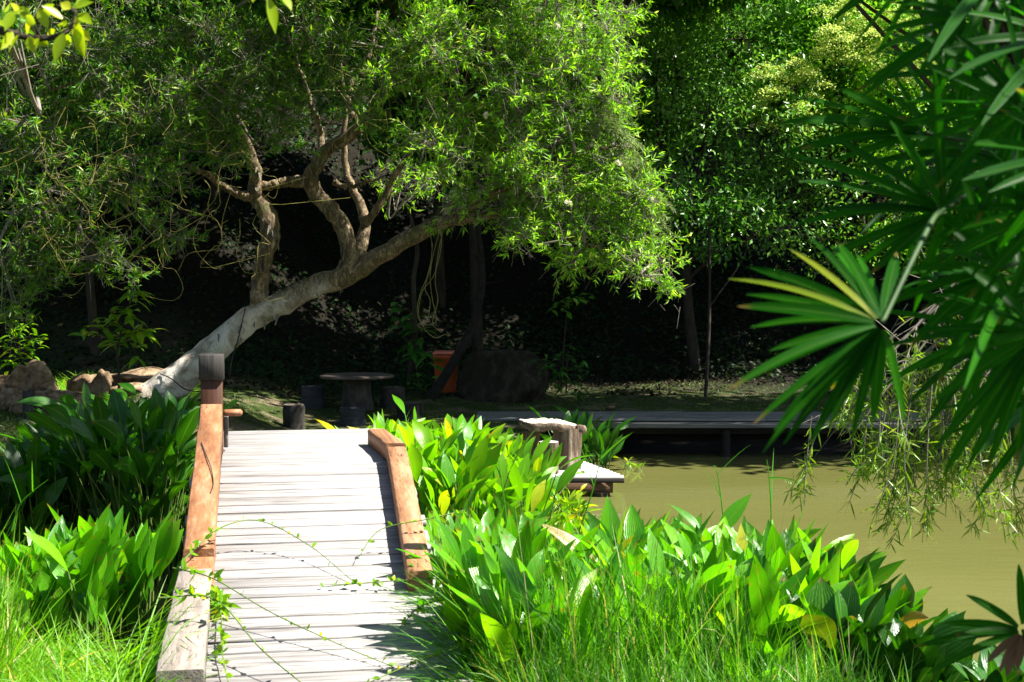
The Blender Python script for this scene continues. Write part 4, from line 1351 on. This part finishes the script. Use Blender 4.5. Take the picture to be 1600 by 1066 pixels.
# sunlit bed beyond the right kerb
P = bed(150, -2.6, .78, 16.0, 21.5, lambda x, y: (bridge_off(x, y) > .95) & ((800 + x / y * 2300) < 838) & ((800 + x / y * 2300) > 545))
px = 800 + P[:, 0] / P[:, 1] * 2300
tz_ = CAMZ - (np.interp(px, [500, 545, 620, 750, 830, 880], [655, 640, 640, 642, 682, 760]) - 432 + rng.uniform(0, 1, len(P)) ** 1.6 * 120) * P[:, 1] / 2300
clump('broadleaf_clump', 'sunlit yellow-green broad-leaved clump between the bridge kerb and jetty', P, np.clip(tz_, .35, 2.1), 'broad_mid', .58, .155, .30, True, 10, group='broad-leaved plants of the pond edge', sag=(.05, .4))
# small leaved growth at its foot
P = bed(150, -1.3, .95, 18.2, 21.6, lambda x, y: bridge_off(x, y) > 1.0)
clump('water_weed', 'low yellow-green small-leaved growth at the water below the sunlit clump', P, rng.uniform(.25, .62, len(P)), 'small', .22, .06, .8, True, 14)
# plants behind the log table
P = bed(14, .9, 1.75, 25.9, 27.4)
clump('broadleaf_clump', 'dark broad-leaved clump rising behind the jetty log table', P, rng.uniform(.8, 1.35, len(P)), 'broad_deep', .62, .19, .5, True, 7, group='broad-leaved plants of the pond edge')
P = np.array([[2.05, 26.3], [2.3, 26.1], [2.15, 26.5]])
clump('water_weed', 'small sprig of weed floating near the boardwalk shadow', P, np.array([.25, .3, .2]), 'small', .2, .04, 1.2, True, 6)


# ------------------------------------------------------------------ grass
def grass(name, label, P, Lr, W, mat, lean=.5, sag=(.1, .7), prof=BLADE):
    n = len(P)
    a_ = rng.uniform(0, 6.28, n)
    D = np.stack([np.cos(a_), np.sin(a_), rng.uniform(1.0, 3.2, n) / max(lean, .05) * .5], -1)
    z = H(P[:, 0], P[:, 1])
    m = MB()
    m.blades(np.column_stack([P, z - .02]), D, np.stack([-np.cos(a_), -np.sin(a_), np.full(n, .3)], -1) + rng.normal(size=(n, 3)) * .4, rng.uniform(Lr[0], Lr[1], n), W * rng.uniform(.6, 1.3, n), prof,
             rng.uniform(sag[0], sag[1], n), .25, down=np.stack([np.cos(a_) * .5, np.sin(a_) * .5, np.full(n, -.85)], -1))
    return tag(m.build(name, M[mat]), label, 'grass', kind='stuff')


def tuft(n, x0, x1, y0, y1, keep=None, k=60, sp=.12):
    C = np.column_stack([rng.uniform(x0, x1, k), rng.uniform(y0, y1, k)])
    P = C[rng.randint(0, k, n * 2)] + rng.normal(size=(n * 2, 2)) * sp
    if keep is not None: P = P[keep(P[:, 0], P[:, 1])]
    return P[:n]


kR = lambda x, y: (bridge_off(x, y) > .84) & (y > 5.8) & (x < 1.75 - .25 * (y - 7))
kL = lambda x, y: (bridge_off(x, y) < -.98) & (y < np.where(x > -3.0, 8.25, 9.2))
grass('tall_grass', 'tall fine green grass in front of the right broad-leaved clumps', tuft(4600, -.6, 2.2, 6.4, 8.4, kR, 110, .14), (.25, .6), .009, 'grass_tall', .28, (.02, .6))
grass('tall_grass', 'sparse wispy grass blades growing up through the right broad-leaved clumps', tuft(2600, -.6, 2.2, 7.0, 9.6, kR, 100, .12), (.6, 1.15), .008, 'grass_tall', .22, (.02, .5))
grass('grass', 'bright short grass at the foot of the right bank', tuft(4500, -.75, 2.4, 6.4, 9.0, kR, 90, .2), (.2, .5), .012, 'grass', .6, (.1, .8))
grass('grass', 'bright tangled grass on the left near bank', tuft(9500, -3.6, -1.75, 6.3, 8.7, kL, 130, .2), (.28, .72), .011, 'grass', .7, (.1, .9))
grass('tall_grass', 'upright grass tufts at the left edge of the picture', tuft(1500, -3.8, -2.7, 7.4, 9.0, kL, 26, .12), (.55, 1.05), .012, 'grass', .25, (.02, .4))
P = np.column_stack([rng.uniform(-9, 8, 60000), rng.uniform(20.8, 37, 60000)])
zz = H(P[:, 0], P[:, 1])
wear = np.exp(-((P[:, 0] + 4.1) / 1.2) ** 2 - ((P[:, 1] - 24.8) / 1.6) ** 2)
P = P[(zz > .35) & (rng.rand(len(P)) > wear * .9) & (zz < 1.9) & ~((P[:, 0] > -1.3) & (P[:, 1] > 27.8) & (P[:, 1] < 29.5))]
grass('lawn', 'short lawn grass on the far bank around the picnic table', P, (.05, .13), .013, 'lawn', .9, (.1, .6))
P = tuft(7000, -9.5, -5.2, 21.3, 27.5, None, 160, .25)
P = P[H(P[:, 0], P[:, 1]) > .2]
grass('bank_grass', 'long grass on the left bank in front of the rocks', P, (.10, .32), .014, 'lawn', .6, (.1, .8))
P = tuft(4500, -10.5, -6.6, 26.6, 30, None, 70, .25)
grass('bank_grass', 'sunlit long grass spilling down behind the left rocks', P, (.3, .7), .018, 'grass', .7, (.2, .9))

# a few separate tall grass stalks against the water
def stalk(label, rows, Y, w=.012):
    p = spline([at(a_, b_, Y) for a_, b_ in rows], 14)
    m = MB()
    d = p[-1] - p[0]
    m.tube(p, np.linspace(w * .5, w * .12, 14), 5, 0)
    m.blades(p[[5, 8]], nrm(np.gradient(p, axis=0)[[5, 8]] * 8 + rng.normal(size=(2, 3)) * .25), rdir(2), np.array([.45, .35]), .012, BLADE, .15, .2)
    tag(m.build('grass_stalk', M['grass_tall'], smooth=True), label, 'grass', 'tall single grass stalks')


stalk('pale forked grass stalk standing before the jetty corner', [(905, 830), (925, 770), (940, 710), (944, 690)], 9.6)
stalk('tall grass stalk left of the jetty in front of the sunlit clump', [(800, 900), (790, 800), (782, 740), (778, 715)], 9.2)
stalk('lone tall grass stalk before the water left of the weeping branches', [(1135, 860), (1128, 790), (1120, 735), (1114, 728)], 9.4)
stalk('tallest grass stalk against the open water', [(1203, 860), (1205, 800), (1201, 740), (1198, 718)], 9.3)
stalk('thin dead grass stem at the left edge beside the dark clump', [(18, 830), (30, 790), (55, 765), (75, 750)], 8.6)


# creepers straggling across the deck
def runner(label, rows, leafn=9, dead=False, Lf=.05):
    """rows in the bridge frame (x, s, height above deck)"""
    p = spline([bw(x, s_, float(bz(s_)) + h) for x, s_, h in rows], 40)
    t = thing('creeper_runner', label, 'creeper', tuple(p[0]), 'creeper runners straggling over the deck')
    m = MB(); m.tube(p, np.linspace(.0048, .0025, 40), 5, .1, False)
    m.build('stem', M['greenstem'], t, True)
    j = rng.randint(2, 39, leafn * 2)
    k = len(j)
    m = MB(); m.blades(p[j], rdir(k) + [0, 0, .5], rdir(k), rng.uniform(.4, 1.1, k) * Lf, rng.uniform(.3, .5, k) * Lf, OVAL, .2, .2)
    j = rng.randint(2, 12, leafn * 2); k = len(j)
    m.blades(p[j], rdir(k) + [0, 0, .5], rdir(k), rng.uniform(1, 2.0, k) * Lf, rng.uniform(.4, .6, k) * Lf, OVAL, .2, .2)
    m.build('leaves', M['small'], t, True)
    return t


runner('long arching runner starting at the joint of the left rail', [(-.8, -2.55, .18), (-.6, -2.2, .22), (-.35, -2.05, .2), (-.05, -2.2, .1), (.2, -2.55, .02)], 6)
runner('straight runner crossing the deck from the grey left rail', [(-.85, -2.7, .2), (-.62, -2.9, .22), (-.3, -3.15, .13), (.05, -3.4, .06), (.35, -3.62, .02)], 9)
runner('lowest left runner reaching the bottom of the deck', [(-.9, -3.3, .3), (-.6, -3.3, .28), (-.35, -3.6, .14), (-.1, -3.9, .06), (.15, -4.3, .03)], 9)
runner('short leafy runner hugging the lower left rail', [(-.62, -2.6, .02), (-.57, -3.0, .05), (-.56, -3.4, .05), (-.5, -3.9, .04)], 26, False, .07)
runner('right runner with an arched dry tip across the kerb', [(.95, -2.1, .25), (.7, -2.15, .22), (.4, -2.15, .16), (.25, -2.3, .05)], 5)
runner('tangled right runner lying across the deck planks', [(.95, -2.75, .1), (.6, -2.7, .08), (.3, -2.65, .05), (.0, -2.62, .02)], 14)
runner('leafy right runner at the end of the kerb', [(.95, -3.1, .15), (.75, -3.05, .12), (.55, -3.1, .1), (.42, -3.2, .03)], 18, False, .06)
runner('bottom right runner trailing under the fallen grass', [(1.0, -3.5, .12), (.7, -3.6, .1), (.4, -3.7, .06), (.1, -3.85, .02)], 12)
# grass leaning over the right edge of the deck
k = 900
ss = rng.uniform(-4.7, -2.8, k)
P = np.array([bw(.80 + abs(rng.normal()) * .12, s_, float(bz(s_)) - .1) for s_ in ss])
D = np.column_stack([-rng.uniform(.4, 1.3, k), rng.normal(size=k) * .45, rng.uniform(.15, .9, k)])
m = MB(); m.blades(P, D, np.tile([0, 0, 1.], (k, 1)) + rng.normal(size=(k, 3)) * .4, rng.uniform(.25, .85, k), .009, BLADE, rng.uniform(.1, .5, k), .2)
tag(m.build('deck_grass', M['grass_tall']), 'grass blades flopping over the lower right edge of the deck', 'grass', kind='stuff')
k = 260
ss = rng.uniform(-4.6, -3.0, k)
P = np.array([bw(-.9 - abs(rng.normal()) * .1, s_, float(bz(s_)) + .0) for s_ in ss])
D = np.column_stack([rng.uniform(.1, 1.0, k), rng.normal(size=k) * .5, rng.uniform(.3, 1.2, k)])
m = MB(); m.blades(P, D, np.tile([0, 0, 1.], (k, 1)) + rng.normal(size=(k, 3)) * .4, rng.uniform(.25, .6, k), .010, BLADE, rng.uniform(.1, .5, k), .2)
tag(m.build('deck_grass', M['grass']), 'grass blades leaning over the grey lower left rail', 'grass', kind='stuff')


# ------------------------------------------------------------------ weeping branches at the right
wt = thing('weeping_tree', 'sunlit weeping tree trailing thin leafy branches over the water at right', 'tree', (6.6, 12.6, 0))
m = MB()
wtr = spline([(7.4, 11.5, -.4), (7.1, 11.7, 1.5), (6.6, 11.9, 3.2), (5.8, 12.0, 4.3)], 16)
m.tube(wtr, np.linspace(.22, .1, 16), 10, .08)
arcs = []
tm = MB(); lm = MB()
for q in range(26):
    e = at(rng.uniform(1350, 1650), rng.uniform(530, 700), 11.6 + rng.uniform(-.6, .6))
    s0 = wtr[rng.randint(8, 16)]
    mid = (s0 + e) / 2 + np.array([0, 0, rng.uniform(.3, .9)])
    ar = spline([s0, mid, e], 20)
    tm.tube(ar, np.linspace(.03, .008, 20), 5, .06)
    arcs.append(ar)
A = np.concatenate([a_[8:] for a_ in arcs])
hang = [(1335, 640, 1345, 760), (1375, 680, 1345, 790), (1400, 660, 1385, 835), (1420, 690, 1390, 870), (1440, 640, 1432, 875), (1460, 660, 1450, 850), (1485, 660, 1490, 800), (1500, 640, 1505, 780), (1530, 650, 1555, 850), (1560, 660, 1590, 870), (1590, 660, 1600, 840), (1350, 600, 1320, 700), (1280, 690, 1245, 800)]
strands = []
for x0, y0, x1, y1 in hang:
    for q in range(3):
        Y = 11.2 + rng.uniform(-.5, .5)
        a0 = at(x0 + rng.normal() * 14, y0 - 40, Y); a1 = at(x1 + rng.normal() * 12, y1 - abs(rng.normal()) * 30, Y + rng.normal() * .1)
        strands.append((spline([a0, (a0 + a1) / 2 + rng.normal(size=3) * .05, a1], 26), .8 if q else 1.2))
for q in range(330):
    s0 = A[rng.randint(len(A))]
    l_ = rng.uniform(.3, .95)
    e = s0 + np.array([rng.normal() * .25 - .1, rng.normal() * .25, -l_])
    strands.append((spline([s0, (s0 + e) / 2 + rng.normal(size=3) * .08, e], 20), 1.0))
for p, dens in strands:
    tm.tube(p, np.linspace(.005, .002, len(p)), 4, 0, False)
    k = int(34 * dens)
    j = (rng.beta(2.2, 1.1, k) * (len(p) - 1)).astype(int)
    D = nrm(np.gradient(p, axis=0)[j] * 9 + rng.normal(size=(k, 3)) * .55 + [0, 0, -.2])
    lm.blades(p[j], D, rdir(k), rng.uniform(.08, .16, k), .0125, [.2, .8, 1, .6, .03], .1, .2)
# grey tangle of bare twigs
k = 800
s0 = A[rng.randint(0, len(A), k)] + rng.normal(size=(k, 3)) * .1
e = s0 + nrm(rng.normal(size=(k, 3)) + [-.3, 0, -.6]) * rng.uniform(.2, .7, (k, 1))
tm.sticks(s0, e, .005, .002)
m.build('trunk', M['bark_pale'], wt, True)
tm.build('twigs', M['grey_twig'], wt)
lm.build('foliage', M['weep'], wt)


# ------------------------------------------------------------------ foreground fan palm
PAL = [.35, .72, .95, 1.0, .98, .92, .80, .55, .12]


def fan(parent, c, leaflets, Y, stem_to, mat='palm', w=.036, matl=None):
    """c hub px; leaflets: (tip px, tip py, dY tip) -> a frond (one part) with petiole as sub-part"""
    hub = at(c[0], c[1], Y)
    groups = {}
    for lf in leaflets:
        groups.setdefault(lf[3] if len(lf) > 3 else mat, []).append(lf)
    first = None
    for mt, ls in groups.items():
        m = MB()
        for lf in ls:
            tip = at(lf[0], lf[1], Y + lf[2])
            d = tip - hub
            L = np.linalg.norm(d)
            sag = rng.uniform(.06, .2)
            dd = d + np.array([0, 0, sag * L])
            N = nrm(np.array([rng.normal() * .35, -.9 + rng.normal() * .3, .7]))
            m.blades((hub + nrm(d) * .015)[None], nrm(dd)[None], N[None], np.array([np.linalg.norm(dd)]), np.array([w * rng.uniform(.8, 1.2) * (.7 if mt == 'palm_yellow' else 1)]), PAL, sag, .35)
        o = m.build('frond' if first is None else 'yellowed_leaflets' if mt == 'palm_yellow' else 'dry_leaflets', M[mt], parent, True)
        if first is None: first = o
        else:
            o.parent = first; o.location = (0, 0, 0)
    st_ = spline([hub, (hub + stem_to) / 2 + np.array([.03, 0, .08]), stem_to], 14)
    m = MB(); m.tube(st_, np.linspace(.005, .008, 14), 6, 0, False)
    o = m.build('petiole', M['palm_stalk'], parent, True)
    o.parent = first; o.location = (0, 0, 0)


def fan_auto(parent, c, Y, a0, a1, n, Lpx, stem_to, w=.036, jitter=.1, mat='palm', dY=.25):
    an = np.linspace(math.radians(a0), math.radians(a1), n)
    ls = []
    for a_ in an:
        a_ += rng.normal() * .05
        l_ = Lpx * rng.uniform(.8, 1.1)
        ls.append((c[0] + math.cos(a_) * l_, c[1] - math.sin(a_) * l_, rng.normal() * dY))
    fan(parent, c, ls, Y, stem_to, mat, w)


pb = np.array([1.75, 3.6, gz(1.75, 3.6)])
palm = thing('fan_palm', 'dark green fan palm filling the right foreground', 'palm', tuple(pb))
stems = []
for k, (dx, dy, h) in enumerate([(0, 0, 2.6), (.25, .25, 3.0), (-.15, .3, 2.2), (.4, -.1, 2.4), (.15, .55, 2.7)]):
    q = pb + np.array([dx, dy, 0])
    p = spline([q - [0, 0, .1], q + np.array([-.03, .02, h * .5]), q + np.array([-.12, .02, h])], 16)
    m = MB(); m.tube(p, np.linspace(.022, .016, 16), 8, .05)
    m.build('cane', M['bark_dark'], palm, True)
    stems.append(p)
S_ = lambda k, i: stems[k][i]
Y_ = 'palm_yellow'
fan(palm, (1378, 505), [(1150, 436, .1, Y_), (1178, 462, .1), (1185, 511, .05), (1215, 545, .0), (1150, 606, -.1), (1188, 655, -.1), (1200, 700, -.15), (1232, 690, -.1), (1272, 690, -.05), (1250, 640, -.1), (1335, 676, 0), (1410, 648, 0), (1305, 600, .1), (1243, 395, .15, Y_), (1270, 375, .2), (1300, 385, .25), (1340, 400, .3), (1375, 610, .05, Y_), (1180, 420, .2), (1165, 480, .05), (1200, 580, 0), (1218, 668, -.1), (1300, 660, -.05), (1365, 650, 0), (1310, 380, .2), (1400, 400, .2)], 2.8, at(1475, 330, 3.3), w=.024)
fan(palm, (1475, 330), [(1258, 284, 0), (1255, 350, .1), (1240, 245, .1), (1300, 400, .1), (1330, 430, .1), (1395, 195, 0), (1460, 110, 0), (1300, 215, .1), (1545, 180, .1), (1590, 260, .1), (1430, 480, .1), (1370, 420, 0), (1280, 330, 0)], 3.3, S_(0, 14), w=.027)
fan(palm, (1446, 208), [(1222, 193, 0), (1240, 152, .1), (1318, 142, .1), (1394, 115, .05), (1262, 232, 0), (1312, 250, 0), (1230, 240, .1), (1350, 190, .1), (1490, 60, .1), (1380, 300, .1), (1420, 330, .1)], 3.6, S_(2, 14), w=.026)
fan(palm, (1520, 30), [(1355, 148, 0), (1368, 85, .1), (1382, 50, .1), (1390, 20, .1), (1345, 140, .15), (1410, -40, .1), (1470, 150, .1), (1440, 110, .1), (1500, 200, .1), (1560, 180, .1), (1600, 150, 0), (1400, 5, .1)], 3.4, S_(1, 14), w=.027)
fan(palm, (1600, 170), [(1440, 100, 0), (1410, 160, 0), (1430, 230, .1), (1470, 290, 0), (1530, 340, 0), (1590, 370, 0), (1500, 60, 0), (1570, 10, 0), (1450, 60, .1), (1420, 195, .1)], 3.2, S_(1, 12), w=.027)
fan(palm, (1560, 420), [(1380, 480, 0), (1395, 430, 0), (1410, 380, .1), (1430, 540, 0), (1470, 600, 0), (1520, 640, 0), (1570, 640, 0), (1620, 600, 0), (1440, 320, .1), (1500, 270, 0), (1580, 250, 0), (1450, 480, 0)], 3.3, S_(3, 13), w=.027)
fan(palm, (1625, 520), [(1465, 700, 0), (1480, 740, 0), (1515, 730, 0), (1545, 735, 0), (1590, 720, 0), (1470, 620, 0), (1440, 580, .1), (1430, 520, .1), (1460, 460, .1), (1500, 410, .1), (1480, 560, 0), (1640, 760, 0)], 3.1, S_(3, 11), w=.028)
fan(palm, (1640, 330), [(1480, 330, 0), (1490, 400, 0), (1500, 280, 0), (1520, 460, 0), (1560, 510, 0), (1600, 530, 0), (1530, 220, 0), (1590, 170, 0), (1470, 370, .1), (1510, 240, .2)], 3.2, S_(3, 14), w=.027)
for c, Y in [((1660, 60), 3.3), ((1580, -60), 3.5), ((1460, -80), 3.7), ((1680, 440), 3.5), ((1700, 250), 3.0), ((1540, 120), 4.0), ((1600, 330), 4.1), ((1560, 520), 4.1), ((1500, 240), 4.2), ((1620, 230), 4.3), ((1650, 620), 3.9), ((1600, 440), 3.7), ((1575, 250), 3.6)]:
    fan_auto(palm, c, Y, 95, 290, 14, 185, S_(4, 14), .026)

palm2 = thing('fan_palm', 'small blue-green fan palm leaf at the lower right corner', 'palm', (1.55, 4.0, gz(1.55, 4.0)))
tip = np.array([1.55, 4.0, gz(1.55, 4.0)])
fan(palm2, (1598, 984), [(1517, 934, 0), (1592, 888, 0), (1478, 976, 0), (1500, 992, -.05), (1436, 1010, -.05), (1455, 1050, -.1), (1690, 900, 0), (1700, 1000, 0), (1548, 1030, 0, 'palm_dry'), (1566, 1045, 0, 'palm_dry'), (1575, 1050, 0, 'palm_dry'), (1590, 1040, 0, 'palm_dry')], 4.0, tip, w=.024)

# ------------------------------------------------------------------ leafy branch reaching in at the upper left
br = thing('overhanging_branch', 'yellow-green leafy branch hanging in at the upper left corner', 'branch', tuple(at(-420, -120, 4.0)))
m = MB(); lm = MB()
main = spline([at(-420, -120, 4.0), at(-150, 10, 4.1), at(0, 48, 4.1), at(60, 60, 4.1), at(105, 50, 4.1), at(118, 20, 4.1)], 30)
m.tube(main, np.linspace(.018, .003, 30), 6, .03)
main2 = spline([at(-420, -120, 4.0), at(-100, -80, 4.2), at(60, -40, 4.2), at(250, -60, 4.2), at(400, -30, 4.2), at(440, -5, 4.2)], 30)
m.tube(main2, np.linspace(.018, .003, 30), 6, .03)
main3 = spline([at(-150, 10, 4.1), at(-60, -20, 4.0), at(20, -10, 4.0), at(60, -8, 4.0)], 20)
m.tube(main3, np.linspace(.008, .003, 20), 6, .03)
lv = [((45, 57), (55, 82)), ((20, 50), (2, 75)), ((30, 55), (14, 80)), ((62, 60), (54, 78)), ((60, 60), (75, 70)), ((75, 60), (88, 46)), ((100, 52), (86, 95)), ((104, 50), (108, 72)), ((118, 45), (132, 88)), ((122, 36), (128, 66)), ((120, 25), (118, 62)), ((122, 22), (144, 36)), ((112, 12), (145, 2)), ((110, 14), (95, 4)), ((98, 30), (66, 8)), ((92, 38), (106, 40)),
      ((60, 14), (75, 44)), ((40, 16), (4, 30)), ((48, 28), (28, 10)), ((20, 18), (8, 46)), ((30, 22), (16, 4)), ((55, 38), (40, 24)), ((118, 10), (132, -8)), ((10, 42), (-12, 30)), ((5, 50), (-14, 74)), ((70, 22), (84, 6)), ((125, 50), (140, 62)), ((48, 34), (42, 52)),
      ((418, -4), (430, 48)), ((440, -8), (455, 14)), ((400, -20), (395, 2)), ((425, -20), (436, -2))]
for (a_, c_) in lv:
    Y = 4.1 + rng.normal() * .05
    P0 = at(*a_, Y); P1 = at(*c_, Y + rng.normal() * .02)
    d = P1 - P0; L = np.linalg.norm(d) * 1.05
    lm.blades(P0[None], nrm(d)[None], nrm(np.array([rng.normal() * .5, -1, .6 + rng.normal() * .4]))[None], np.array([L]), np.array([max(L * .42, .03)]), OVAL, .05, .3)
    j = np.linalg.norm(main - P0, axis=1).argmin(); j2 = np.linalg.norm(main2 - P0, axis=1).argmin(); j3 = np.linalg.norm(main3 - P0, axis=1).argmin()
    q = min([main[j], main2[j2], main3[j3]], key=lambda v: np.linalg.norm(v - P0))
    m.sticks(q[None], P0[None], .0025, .0015)
m.build('twig', M['bark_dark'], br, True)
lm.build('foliage', M['sprig'], br, True)

# ------------------------------------------------------------------ unseen tree on the right bank, crown placed to shade the palm
sx_, sy_ = 6.4, 2.6
forest_tree('unseen_shade_tree', 'unseen tree on the right bank with its crown placed to shade the fan palm', (sx_, sy_, gz(sx_, sy_)), (sx_ - .2, sy_ + .3, 7.2), .22,
            [(3.5, 4.05, 7.3, 1.3, .8, .7, 1.2), (2.9, 4.3, 6.6, .9, .8, .5, 1.1), (4.4, 3.9, 8.4, 1.4, .7, .8, 1.1), (4.6, 4.4, 8.6, 1.7, 1.5, .9, 1), (6.0, 5.0, 9.2, 1.8, 1.5, 1.0, 1), (5.2, 4.4, 8.9, 1.7, 1.4, 1.0, 1), (7.2, 3.6, 9.6, 1.8, 1.6, 1.0, 1), (6.6, 6.2, 9.0, 1.5, 1.3, .8, .8), (3.2, 4.8, 7.4, 1.0, 1.0, .6, .8)], 'midleaf', (.16, .28), .5, 100)
# trees added to shade the far bank and left bed; crowns stay above view
def roof(x0, x1, y0, y1, z0, z1, n, r=1.5):
    return [(rng.uniform(x0, x1), rng.uniform(y0, y1), rng.uniform(z0, z1), r * rng.uniform(.85, 1.2), r * rng.uniform(.85, 1.2), r * .55, 1) for q in range(n)]


forest_tree('added_canopy_tree', 'tree added at the right end of the boardwalk to shade the far bank', (11.8, 31, gz(11.8, 31)), (10.5, 31, 9.0), .2, roof(4.5, 18, 27.4, 32.6, 10.4, 12.6, 62, 1.6), 'darkleaf', (.3, .5), .55, 95)
forest_tree('added_canopy_tree', 'tree added behind the picnic table to shade the lawn', (-.9, 38.6, gz(-.9, 38.6)), (-1.2, 36.5, 10.0), .17, roof(-5, 7, 30.2, 36.8, 10.6, 12.8, 50, 1.6), 'darkleaf', (.3, .5), .55, 95)
forest_tree('added_canopy_tree', 'tree added at the far left to shade the slope foot', (-13.5, 33, gz(-13.5, 33)), (-12, 33, 9.5), .2, roof(-14, -5, 30, 38, 10.2, 12.6, 22, 1.6), 'darkleaf', (.3, .5), .55, 95)
forest_tree('unseen_shade_tree', 'unseen tree added on the left bank to shade the dark broad-leaved clump', (-8.6, 13.5, gz(-8.6, 13.5)), (-7.2, 14.5, 9.2), .25, roof(-2.6, 2.3, 14.8, 20.3, 8.8, 9.9, 15, 1.2) + roof(-8, -3, 12.5, 18, 9.0, 10.5, 10, 1.5), 'midleaf', (.22, .36), .5, 100, high=True)
for o in SC.objects:
    if '_o' in o: del o['_o']
